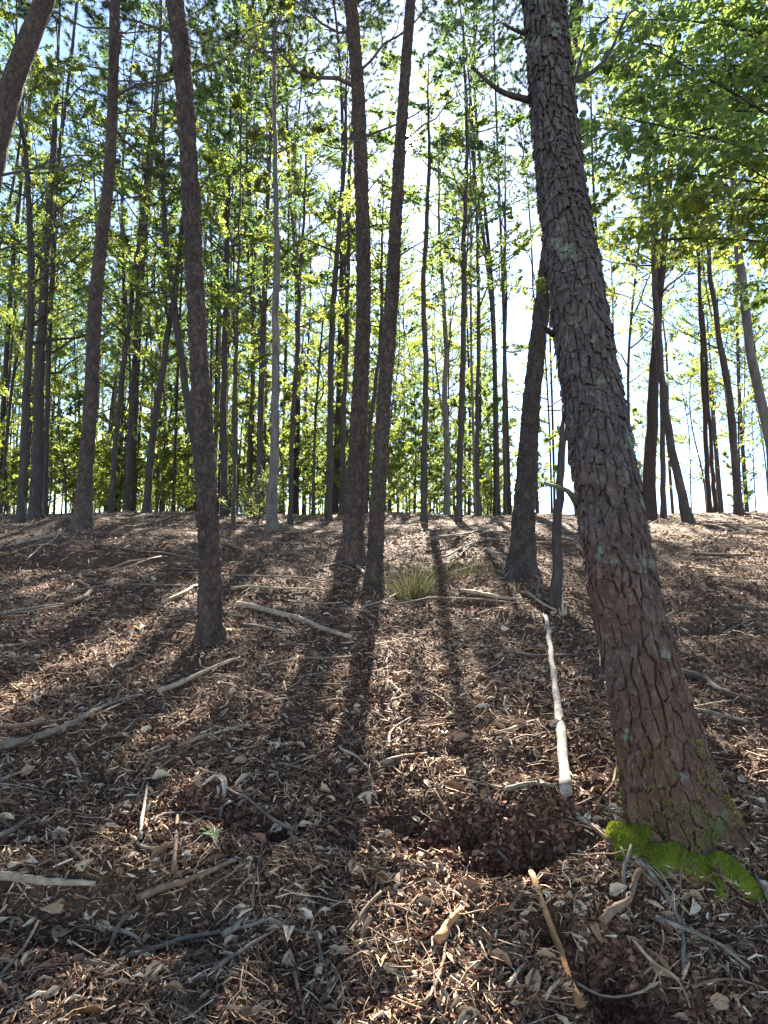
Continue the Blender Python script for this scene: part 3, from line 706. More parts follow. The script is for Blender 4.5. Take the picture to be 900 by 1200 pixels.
# ------------------------------------------------------------------ broadleaf trees
def leafy_tree(name, label, pts, widths, depth, H, seed, from_z, n_limb=14, limb=2.0, per=54, size=.064, leaf=M_LEAF, bark=M_DARK, cat="broadleaf tree", bare=0, flat=.5, nt=9, fork=None, group=None, n=10, el=.5):
    rng = np.random.default_rng(seed); line = trunk_line(pts, depth, H, flat); d = line[0][1]; gb = line[0][2]
    root = thing(name, (float(line[0][0]), float(line[0][1]), float(line[0][2])+.18), label, cat, group)
    hs = np.concatenate([[0], np.cumsum(np.linalg.norm(np.diff(line, axis=0), axis=1))]); Ht = hs[-1]; ws = np.array([pxr(q, d) for q in widths]); hsn = hs[:len(ws)]
    def rf(s):
        r = np.interp(s, hsn, ws); o = s > hsn[-1]; return np.where(o, ws[-1]*np.clip(1-(s-hsn[-1])/(Ht-hsn[-1]+.2), .08, 1), r)*(1+.5*np.exp(-np.maximum(s-.17, 0)/.18))
    rows = 44; Ls = resample(line, rows); s = np.concatenate([[0], np.cumsum(np.linalg.norm(np.diff(Ls, axis=0), axis=1))])
    Ls[2:-1] += np.cumsum(rng.normal(0, .012, (rows-3, 3)), 0)*np.array([1, 1, 0]); mb = MB(); tubes(Ls[None], rf(s)[None], n, mb, 0, .04); part(mb, "trunk", bark, root)
    crown = MB(); top = Ls[-1][2]; z0 = gb+from_z
    for q in range(int(rng.integers(2, 6))):
        z = gb+.9+(from_z-1)*rng.random()*1.2; p = np.array([np.interp(z, Ls[:, 2], Ls[:, k]) for k in range(3)]); mb = MB(); bare_branch(p, rng.choice([-1.5, 1.5])+rng.normal(0, .5), rng.normal(.35, .3), .25+.8*rng.random(), .007, rng, mb, 0, 3); part(mb, "dead_branch", bark, root)
    for q in range(n_limb+bare):
        f = (q+rng.random()*.7)/(n_limb+bare); z = z0+(top-z0)*f*.97; p = np.array([np.interp(z, Ls[:, 2], Ls[:, k]) for k in range(3)])
        r = float(rf(np.array([np.interp(z, Ls[:, 2], s)]))[0]); Lg = limb*(1.05-.65*f)*(.6+.7*rng.random())
        ln = limb_line(p, q*2.4+rng.random()*.8, el*(.5+.8*rng.random()), Lg, rng, 7, .25, .09); mb = MB()
        tubes(ln[None], (min(r*.6, .008+Lg*.009)*np.linspace(1, .2, 7))[None], 5, mb)
        tw = side_twigs(ln, nt, .22, Lg*.5, rng, .9, 4)
        if q >= bare: part(mb, "limb", bark, root); tubes(tw, .0055*np.ones((nt, 1))*np.linspace(1, .4, 4)[None], 3, crown, 1); leaf_spray(tw, per, size, rng, crown, 0)
        else: tubes(tw, .006*np.ones((nt, 1))*np.linspace(1, .4, 4)[None], 3, mb); part(mb, "bare_branch", bark, root)
    part(crown, "crown", [leaf, M_TWIG], root, False)
    return root

B = "broadleaf_tree"
LT = [
 ("smooth pale grey trunk beside the small bush at the crest", [(319, 622), (321, 480), (323, 350), (323, 200), (322, 0)], [13, 10, 8.5, 6, 4], None, 11, dict(from_z=5.6, n_limb=8, bare=12, limb=1.3, bark=M_GREY, leaf=M_LEAFY, per=20)),
 ("straight black trunk just left of the straight pine", [(385, 612), (388, 480), (391, 350), (405, 180)], [8, 7.5, 7, 5], 15.5, 12, dict(from_z=5.5, leaf=M_LEAF, per=16)),
 ("thin black trunk right of the slender pine", [(497, 617), (496, 480), (498, 350), (507, 200)], [8, 7, 6.5, 5], 14.5, 11.5, dict(from_z=5, leaf=M_LEAFD, per=20, limb=1.0)),
 ("second thin black trunk right of the slender pine, forking high up", [(537, 615), (540, 480), (542, 350), (545, 180)], [8, 7.5, 6.5, 5], 15, 13.5, dict(from_z=5.5, n_limb=18, leaf=M_LEAFD, per=24, limb=1.3)),
 ("dark straight trunk at the left edge of the wood", [(25, 608), (28, 450), (30, 300), (22, 190), (12, 120)], [10, 9, 8, 6, 5], 13.5, 12, dict(from_z=3.6, n_limb=18, limb=2.4, leaf=M_LEAFY)),
 ("broad brownish trunk second from the left edge of the wood", [(42, 606), (45, 480), (52, 350), (63, 200)], [15, 12, 11, 8], 16, 14, dict(from_z=4, n_limb=18, limb=2.6)),
 ("narrow trunk close behind the broad brownish trunk", [(52, 605), (56, 450), (66, 250)], [7, 6, 5], 17.5, 13, dict(from_z=4, leaf=M_LEAFY)),
 ("thin trunk leaning right between two pines on the left", [(129, 608), (138, 480), (153, 330), (170, 200)], [6, 6, 5.5, 5], 17, 12, dict(from_z=4, leaf=M_LEAFY)),
 ("short dark trunk behind the thin leaning trunk", [(148, 608), (151, 500), (157, 380)], [7, 6, 5], 18.5, 11, dict(from_z=3.5)),
 ("slanting trunk tilting to the right beside the slim reddish pine", [(170, 608), (180, 500), (195, 400), (210, 290)], [9, 8, 7, 6], 17, 12, dict(from_z=4.2, leaf=M_LEAFY)),
 ("dark trunk leaning left out from behind the slim reddish pine", [(243, 600), (222, 480), (206, 380), (196, 300), (190, 200)], [10, 9, 8, 7, 5], 16, 11, dict(from_z=4.5, limb=2.3)),
 ("dark trunk just right of the slim reddish pine", [(263, 604), (264, 480), (266, 350), (268, 200)], [9, 8, 7, 5], 17.5, 13, dict(from_z=4.4)),
 ("very thin trunk in front of the dark trunk by the reddish pine", [(274, 622), (276, 500), (278, 380)], [5, 4.5, 4], 12.5, 8, dict(from_z=3, n_limb=10, limb=1.2, leaf=M_LEAFY)),
 ("dark trunk standing behind the small pale bush", [(301, 612), (304, 480), (308, 350), (312, 200)], [8, 7.5, 7, 5], 16.5, 13, dict(from_z=4, leaf=M_LEAFD)),
 ("thin brown trunk just right of the smooth grey trunk", [(340, 618), (344, 480), (352, 350), (356, 260)], [6, 5.5, 4.5, 3.5], 14, 10, dict(from_z=4.4, n_limb=10, limb=1.4, leaf=M_LEAFY)),
 ("dark trunk hugging the back of the straight pine", [(400, 607), (405, 470), (412, 300)], [7, 6, 5], 18, 12, dict(from_z=4.5, per=16)),
 ("crooked thin trunk between the straight and slender pines", [(428, 606), (432, 520), (444, 420), (448, 330)], [5, 5, 4.5, 4], 18, 9, dict(from_z=4.5, per=20)),
 ("grey trunk in the bright gap right of centre", [(524, 606), (522, 500), (520, 380), (515, 300)], [8, 7, 5.5, 4], 19.5, 13, dict(from_z=4.5, bark=M_GREY, leaf=M_LEAFY)),
 ("slim trunk left of the dark leaning pine", [(562, 606), (560, 480), (560, 340)], [5, 5, 4], 18, 12, dict(from_z=5, n_limb=9, leaf=M_LEAFY)),
 ("slim trunk almost touching the dark leaning pine", [(592, 604), (594, 450), (596, 300)], [5, 5, 4], 19, 12, dict(from_z=5, n_limb=9)),
 ("stout brown trunk right of the large plated pine", [(760, 610), (764, 520), (770, 420), (776, 300), (790, 150)], [17, 14, 12, 9, 7], 15, 14, dict(from_z=4.5, n_limb=16, limb=2.2, bark=M_PINE, leaf=M_LEAFY, per=30)),
 ("thin dark trunk between the stout brown and the bent trunk", [(777, 604), (777, 500), (775, 400), (772, 300)], [7, 6, 6, 5], 17, 12, dict(from_z=4.8, n_limb=10, per=24)),
 ("bent trunk leaning left towards the stout brown trunk", [(808, 611), (795, 560), (783, 510), (774, 440), (770, 360), (765, 260)], [12, 10, 9, 8, 7, 6], 14.5, 10, dict(from_z=4.6, n_limb=9, limb=1.8, leaf=M_LEAFY, per=24)),
 ("left one of the closely paired trunks on the open right crest", [(832, 601), (827, 500), (821, 370), (818, 280)], [6, 5.5, 4.5, 3.5], 19, 11, dict(from_z=6.2, n_limb=8, limb=1.5, per=20, bark=M_PINE)),
 ("right one of the closely paired trunks on the open right crest", [(839, 601), (833, 500), (826, 400), (820, 330)], [5, 4.5, 4, 3], 19.2, 9.5, dict(from_z=5.8, n_limb=6, limb=1.2, per=20, bark=M_PINE)),
 ("curving trunk on the open right crest beyond the paired trunks", [(866, 601), (862, 540), (853, 450), (842, 380), (830, 300)], [10, 8, 7.5, 6.5, 5], 18, 10, dict(from_z=5.0, n_limb=8, limb=1.8, per=22, flat=.7)),
 ("tall trunk curving up along the right edge, bare below the leaves", [(934, 640), (905, 545), (884, 450), (869, 360), (858, 260), (852, 165)], [15, 12, 11, 10.5, 9, 8], 11, 13, dict(from_z=5.6, n_limb=10, limb=1.8, per=24, bark=M_GREY, flat=.8)),
 ("thin black sapling stem beside the splintered stump", [(652, 712), (655, 600), (660, 500), (664, 420), (668, 340)], [13, 10, 8, 6, 5], None, 4.2, dict(from_z=2.0, n_limb=7, limb=.7, per=20, nt=5, leaf=M_LEAFY, size=.06)),
]
for k, (lab, pts, wd, dep, H, kw) in enumerate(LT):
    leafy_tree(B, lab, pts, wd, dep, H, 100+k, **kw)
# tree outside the frame whose limbs reach over the upper right
rng = np.random.default_rng(9)
ox, oy = 4.6, 5.2
ot = thing(B, (ox, oy, float(gz(ox, oy))), "broadleaf tree at the right whose leafy boughs hang over the top right corner", "broadleaf tree")
mb = MB(); tl = resample([(ox, oy, float(gz(ox, oy))-.1), (ox-.1, oy, 3.5), (ox-.3, oy-.1, 7), (ox-.2, oy, 10.5)], 30); tubes(tl[None], np.linspace(.13, .02, 30)[None], 14, mb, 0, .04); part(mb, "trunk", M_DARK, ot)
crown = MB()
for (z, tx, ty, tz, Lf) in [(4.2, 840, 175, 4.6, 0), (4.6, 700, 130, 4.9, 0), (4.9, 735, 40, 4.4, 0), (5.2, 660, 30, 5.6, 0), (4.4, 780, 200, 5.2, 0), (5.0, 790, 90, 4.8, 0), (5.4, 820, 10, 4.7, 0), (4.8, 690, 190, 6.0, 0), (5.6, 740, -60, 4.6, 0),
                            (4.0, 870, 110, 4.3, 1), (4.3, 880, 240, 5.6, 1), (3.9, 800, 225, 5.0, 1), (5.8, 880, -20, 4.4, 0), (5.3, 700, 80, 5.4, 0), (4.6, 760, 250, 6.2, 1), (6.4, 840, -160, 5.0, 0), (4.7, 850, 60, 5.6, 0), (5.1, 760, 130, 5.6, 0), (4.2, 720, 255, 6.6, 1), (4.0, 830, 290, 6.4, 1), (4.3, 690, 290, 7.0, 1), (3.6, 890, 330, 5.6, 0), (5.6, 690, 20, 5.0, 0), (5.2, 720, 90, 5.4, 0), (5.0, 700, 150, 5.6, 0), (6.2, 770, -20, 5.2, 0)]:
    p0 = np.array([ox-.2, oy, z-.3]); p1 = at_depth(tx, ty, tz); ln = resample([p0, (p0*.5+p1*.5)+np.array([0, 0, .35])+rng.normal(0, .1, 3), p1], 9); Lg = np.linalg.norm(p1-p0)
    mb = MB(); tubes(ln[None], (.02*np.linspace(1, .16, 9))[None], 6, mb); part(mb, "limb", M_DARK, ot)
    tw = side_twigs(ln, 16, .3, .85, rng, .95, 5, .22); tubes(tw, .004*np.ones((16, 1))*np.linspace(1, .4, 5)[None], 3, crown, 1)
    tw2 = np.concatenate([side_twigs(q, 4, .2, .32, rng, .9, 4, .25) for q in tw]); tubes(tw2, .0022*np.ones((len(tw2), 1))*np.linspace(1, .5, 4)[None], 3, crown, 1)
    leaf_spray(tw2, 9, .060, rng, crown, 2 if Lf else 0, True, .5)
part(crown, "crown", [leaf_mat("overhang_leaf", (.10, .15, .065), (.33, .47, .12), .35, .15), M_TWIG, M_LEAFY], ot, False)

# the wood beyond the crest: a few kinds, each tree its own object
def wood_kind(seed, H, r0, z0, limb, nl, per, size, leaf, bark, nt=7, ndl=0):
    rng = np.random.default_rng(seed); root = thing("pine_tree" if ndl else B, (0, 200, -50), "-", "pine tree" if ndl else "broadleaf tree")
    pts = np.array([[0, 0, -.15], [rng.normal(0, .1), rng.normal(0, .1), H*.3], [rng.normal(0, .3), rng.normal(0, .3), H*.65], [rng.normal(0, .5), rng.normal(0, .5), H]])+np.array([0, 200, -50]); Ls = resample(pts, 26)
    mb = MB(); tubes(Ls[None], (r0*(np.linspace(1, .1, 26)**.8)*(1+.5*np.exp(-np.linspace(0, H, 26)/.25)))[None], 8, mb, 0, .04); crown = MB()
    for q in range(nl):
        f = (q+rng.random()*.7)/nl; z = z0+(H-z0)*f*.97; p = np.array([np.interp(z-50, Ls[:, 2], Ls[:, k]) for k in range(3)]); Lg = limb*(1.05-.6*f)*(.6+.7*rng.random())
        ln = limb_line(p, q*2.4+rng.random(), .5*(.4+.9*rng.random()), Lg, rng, 6, .25, .09); tubes(ln[None], ((.006+Lg*.009)*np.linspace(1, .2, 6))[None], 4, mb)
        tw = side_twigs(ln, nt, .2, Lg*.5, rng, .9, 4); tubes(tw, .006*np.ones((nt, 1))*np.linspace(1, .4, 4)[None], 3, crown, 1); (needles(tw, per, 15, .17, rng, crown, 0, .009) if ndl else leaf_spray(tw, per, size, rng, crown, 0))
    part(mb, "trunk", bark, root); part(crown, "crown", [leaf, M_TWIG], root, False)
    return root
KINDS = [wood_kind(301, 16, .07, 5, 2.5, 19, 72, .066, M_LEAF, M_DARK, 9), wood_kind(302, 20, .085, 7, 2.8, 20, 72, .068, M_LEAFD, M_DARK, 9), wood_kind(303, 11, .045, 3, 2.0, 16, 72, .066, M_LEAFY, M_DARK, 9),
         wood_kind(304, 18, .065, 8, 2.3, 17, 72, .066, M_LEAF, M_GREY, 9), wood_kind(305, 22, .10, 8, 3.0, 22, 72, .07, M_LEAFD, M_DARK, 9), wood_kind(306, 13, .05, 2.6, 2.3, 18, 72, .066, M_LEAFY, M_DARK, 9)]
SHR = [wood_kind(311, 3.6, .03, .7, 1.3, 15, 38, .085, M_LEAFY, M_DARK, 7), wood_kind(312, 4.6, .035, 1.0, 1.5, 16, 38, .09, M_LEAF, M_DARK, 7), wood_kind(313, 2.6, .025, .4, 1.2, 13, 38, .08, M_LEAFY, M_DARK, 7)]
TALLP = [wood_kind(321, 25, .10, 16.5, 3.0, 24, 8, .1, M_NEEDLE, M_PINE, 9, 1), wood_kind(322, 23, .085, 15.5, 2.8, 22, 8, .1, M_NEEDLE, M_PINE, 9, 1)]
rng = np.random.default_rng(77); used = []; nused = {}
def place(kinds, x, y, labels, cat, group, scl, name):
    k = int(rng.integers(len(kinds))); r = kinds[k]; sc = scl*(.85+.35*rng.random()); loc = (x, y, float(gz(x, y))-.05); rz = rng.random()*6.28; g_ = sc*(.7+.45*rng.random()); s3 = (g_, g_, sc*(.9+.25*rng.random()))
    o = copy_tree(r, loc, rz, s3); o.name = name; tag(o, labels[k], cat, labels[k].split(' ')[0]+' '+group); return o
def far_spots(n, y0, y1, fan, sparse_right, mind):
    o = []; tries = 0
    while len(o) < n and tries < 6000:
        tries += 1; y = y0+(y1-y0)*rng.random()**1.1; u = (rng.random()*2-1)*fan; x = u*y
        if u > .18 and rng.random() < sparse_right: continue
        if all((x-a)**2+(y-b)**2 > mind**2 for a, b in o): o.append((x, y))
    return o
WL = ["mid-green leafy tree of the wood around the cleared slope", "tall dark-leaved tree of the wood around the cleared slope", "short yellow-green leafy tree of the wood around the cleared slope", "grey-barked leafy tree of the wood around the cleared slope", "tallest dark-leaved stout tree of the wood around the cleared slope", "low-branched yellow-green tree of the wood around the cleared slope"]
SL = ["yellow-green middling sapling among the trunks beyond the crest", "taller mid-green sapling among the trunks beyond the crest", "low yellow-green bushy sapling among the trunks beyond the crest"]
for (x, y) in far_spots(245, 19.5, 62, .74, .88, 1.1):
    if abs(x/y-.03) < .2 and 20 < y < 44 and rng.random() < .2: continue
    if abs(x-.04*y) < .8 and y < 31: continue
    xs = x-.038*y; gap_ = -4.6 < xs < 1.7 and rng.random() < .62
    if gap_ and y < 48: place([KINDS[2], KINDS[5]], x, y, [WL[2], WL[5]], "broadleaf tree", "trees in the wood around the slope", .9, B); continue
    place(KINDS, x, y, WL, "broadleaf tree", "trees in the wood around the slope", 1.0, B)
for (x, y) in far_spots(165, 21, 56, .74, .92, .9):
    place(SHR, x, y, SL, "sapling", "saplings beyond the crest", 1.0, "sapling")
for (px, y) in [(60, 23), (150, 26), (215, 21.5), (262, 28), (300, 24), (352, 27), (395, 22.5), (405, 26), (575, 23), (556, 27), (590, 22), (640, 28), (700, 25), (20, 27), (335, 32), (430, 33), (540, 34), (110, 31), (235, 34), (620, 31)]:
    place(TALLP, (px-450)/FPX*y*1.06, y, ["tallest thin-crowned pine, bare-stemmed far up, beyond the crest", "tall pine with needles only near its top, beyond the crest"], "pine tree", "pines beyond the crest", 1.0, "pine_tree")
for (px, y) in [(15, 17.5), (70, 18.5), (135, 18), (150, 19.5), (205, 18.8), (228, 17), (285, 18), (330, 19.5), (365, 18.6), (450, 19), (475, 18), (560, 19.4), (700, 19), (735, 18.4), (110, 19.4), (40, 19.6), (185, 17.6)]:
    place([SHR[2], SHR[0]], (px-450)/FPX*y*1.05, y, ["low leafy seedling on the crest line of the slope", "upright leafy seedling on the crest line of the slope"], "seedling", "seedlings on the crest", .32, "seedling")
# same wood, unseen behind and beside the viewpoint, added to block sky light
for (x, y) in [(-7, -5), (-3.5, -8), (1, -6.5), (5, -7), (9, -4), (-11, -2), (-9, 2.5), (11, 1), (9.5, 5.5), (-12, 7), (12.5, 9), (-6, -12), (-1, -12.5), (4, -13), (9, -12), (13, -8), (-13, -9), (2, -19), (-5, -20), (9, -19), (-14, 2), (15, 4), (-16, 9), (17, -3), (-5.5, 1), (6.5, -1), (7.2, 3), (-7.5, 5.5), (-2, -4.5), (3, -4), (-9, -6), (7, -10), (-3.5, -15), (1.5, -9.5), (10.5, -6), (-6.5, -8.5)]:
    place([KINDS[1], KINDS[0], KINDS[4], KINDS[3]], x, y, [WL[1], WL[0], WL[4], WL[3]], "broadleaf tree", "trees in the wood around the slope", 1.05, B)
for r in KINDS+SHR+TALLP:
    for c in list(r.children): bpy.data.objects.remove(c)
    bpy.data.objects.remove(r)
# far wood that closes the view
mb = MB(); n = 60000; a = (RNG.random(n)*1.35-.85); y = 66+RNG.random(n)*40; x = a*y*.9
hmax = 9+6*(vnoise(x*.12, y*.1)+.5); zz = RNG.random(n)**1.3*hmax*np.where(a > .22, .45, 1)
P = np.stack([x, y, base_z(x, y)+zz], -1); D = RNG.normal(0, 1, (n, 3)); N = nrm(np.array([0, 0, 1.])+RNG.normal(0, .6, (n, 3)))
leaves(P, D, N, .32*(.6+.8*RNG.random(n)), .22*(.6+.8*RNG.random(n)), mb)
tag(link("far_foliage", mb.mesh("far_foliage", M_LEAFY, False)), "hazy green mass of far woodland behind all the trunks", "woodland", kind='stuff')

# small pale bush
def bush(px, py, depth, Hh, seed, label, leaf, n=14, limb=.5, per=14, size=.05):
    rng = np.random.default_rng(seed); p = at_depth(px, py, depth); p[2] = gz(p[0], p[1]); root = thing("bush", tuple(float(q) for q in p), label, "bush"); crown = MB()
    for q in range(n):
        ln = limb_line(p, rng.random()*6.28, .5+.9*rng.random(), Hh*(.7+.5*rng.random()), rng, 6, .1, .12); mb = MB(); tubes(ln[None], (.008*np.linspace(1, .3, 6))[None], 4, mb); part(mb, "stem", M_TWIG, root)
        tw = side_twigs(ln, 6, .3, limb, rng, .9, 4); tubes(tw, .003*np.ones((6, 1))*np.linspace(1, .4, 4)[None], 3, crown, 1); leaf_spray(tw, per, size, rng, crown, 0)
    part(crown, "crown", [leaf, M_TWIG], root, False)
bush(300, 612, 14.5, .95, 5, "small pale leafy bush left of the smooth grey trunk", leaf_mat("pale_leaf", (.16, .2, .09), (.22, .26, .07), .3, .1), 16, .45, 14, .06)

# grass tussock and low brush
def tussock(px, py, Hh, n, rad, seed, label, name="grass_tussock"):
    rng = np.random.default_rng(seed); p = to_ground(px, py); mb = MB(); a = rng.random(n)*6.28; rr = rad*rng.random(n)**.5
    P = np.stack([p[0]+rr*np.cos(a), p[1]+rr*np.sin(a), gz(p[0]+rr*np.cos(a), p[1]+rr*np.sin(a))-.01], -1); Lg = Hh*(.45+.7*rng.random(n)); out_ = np.stack([np.cos(a), np.sin(a), np.zeros(n)], -1)
    le = (rr/rad*.6)[:, None]+rng.normal(0, .25, (n, 1)); D = nrm(out_*le+rng.normal(0, .22, (n, 3))+np.array([0, 0, 1.])); k = 4; t = np.linspace(0, 1, k)
    C = P[:, None]+D[:, None]*(t[None, :, None]*Lg[:, None, None])+out_[:, None]*((t**2)[None, :, None]*Lg[:, None, None]*.3)
    C[..., 2] -= (t**3)[None]*Lg[:, None]*.15*rng.random((n, 1)); s = nrm(np.cross(D, rng.normal(0, 1, (n, 3)))); wv = np.array([.0024, .0024, .002, .0005])
    V = np.stack([C-s[:, None]*wv[None, :, None], C+s[:, None]*wv[None, :, None]], 2).reshape(-1, 3); b = np.arange(n)[:, None]*8
    mb.add(V, np.concatenate([b+np.array([[2*q, 2*q+1, 2*q+3, 2*q+2]]) for q in range(3)]))
    o = link(name, mb.mesh(name, M_GRASS, True, p), None, p); tag(o, label, "grass tussock")
tussock(483, 702, .46, 300, .12, 1, "tall olive grass tussock beside the slender pine's foot")
tussock(535, 676, .17, 200, .24, 2, "low patch of sparse grass between the tussock and the dark leaning pine")
tussock(575, 668, .14, 180, .2, 3, "short green tuft at the left foot of the dark leaning pine")

# ------------------------------------------------------------------ moss at the foot of the big pine
def moss(px, py, rx, ry, h, seed, label, toward=0.0, tilt=0):
    rng = np.random.default_rng(seed); p = to_ground(px, py); ca, sa = math.cos(tilt), math.sin(tilt); nr, na = 12, 30; mb = MB()
    def surf(r, a):
        u = r*np.cos(a)*rx*(1+.16*np.sin(3*a+seed)+.1*np.sin(5*a)); v = r*np.sin(a)*ry*(1+.16*np.sin(3*a+seed)); x = p[0]+u*ca-v*sa; y = p[1]+u*sa+v*ca
        return np.stack([x, y, gz(x, y)-.01+h*np.sqrt(np.clip(1-r**2.2, 0, 1))+vnoise(x*30, y*30)*.02*(1-r)+vnoise(x*70, y*70)*.008], -1)
    R_, A_ = np.meshgrid(np.linspace(.02, 1, nr), np.arange(na)/na*2*np.pi, indexing='ij'); i = np.arange(nr-1)[:, None]*na; j = np.arange(na)[None]; j2 = (j+1) % na
    root = thing("moss_cushion", tuple(float(q) for q in p), label, "moss"); mb.add(surf(R_, A_), np.stack([i+j, i+na+j, i+na+j2, i+j2], -1).reshape(-1, 4)); part(mb, "cushion", M_MOSS, root)
    n = int(9000*min(1, rx*ry/.012)); r = np.sqrt(rng.random(n)); a = rng.random(n)*6.28; q = surf(r, a); mb = MB(); D = nrm(np.array([0, 0, 1.])+rng.normal(0, .5, (n, 3))); s = nrm(np.cross(D, rng.normal(0, 1, (n, 3)))); L_ = .006+.006*rng.random((n, 1))
    mb.add(np.stack([q-s*.0016, q+s*.0016, q+D*L_], 1), np.arange(n*3).reshape(-1, 3)); tag(part(mb, "moss_tuft", M_MOSS, root, False), kind='stuff')
moss(737, 990, .095, .085, .05, 1, "bright sunlit moss cushion at the left foot of the plated pine")
moss(792, 1008, .14, .06, .045, 2, "dark green shaded moss bank along the foot of the plated pine", tilt=-.2)
moss(858, 1026, .095, .045, .055, 3, "rounded moss bank trailing off the right foot of the plated pine", tilt=-.35)
moss(845, 1046, .022, .02, .035, 4, "tiny round moss clump below the moss banks")

# ------------------------------------------------------------------ fallen sticks, each its own thing
def stick(pts, rpx, mat, label, name="stick", cat="stick", lift=.6, taper=.55, sub=0, seed=0, n=8, k=None, jit=.10):
    rng = np.random.default_rng(abs(hash(label)) % 9999 if False else sum(map(ord, label))); P = np.array([to_ground(*q) for q in pts]); k = k or max(6, 3*len(P)); Ls = resample(P, k)
    dm = np.linalg.norm(P.mean(0)-np.array([0, 0, CAMH])); r = .86*rpx/FPX*dm*np.linspace(1, taper, k)
    zl = gz(Ls[:, 0], Ls[:, 1]); Ls[:, 2] = np.maximum(Ls[:, 2], zl) + r*lift + .016
    r = r*(1+.22*(rng.random(k)-.5))
    ks = np.ones(5)/5; zz = np.convolve(np.pad(Ls[:, 2], 2, mode='edge'), ks, 'valid'); Ls[:, 2] = np.maximum(zz, zl+r*.2)
    Ls[1:-1] += rng.normal(0, .16, (k-2, 3))*r[1:-1, None]*np.array([1, 1, .2]); mb = MB(); tubes(Ls[None], r[None], n, mb, 0, jit)
    if sub:
        tw = side_twigs(Ls, sub, .3, np.linalg.norm(P[-1]-P[0])*.22, rng, .9, 4); tw[..., 2] = np.maximum(tw[..., 2], gz(tw[..., 0], tw[..., 1])+.004); tubes(tw, r.mean()*.4*np.linspace(1, .4, 4)[None]*np.ones((sub, 1)), 5, mb)
    o = link(name, mb.mesh(name, M_S[mat], True, P[0]), None, P[0]); return tag(o, label, cat)
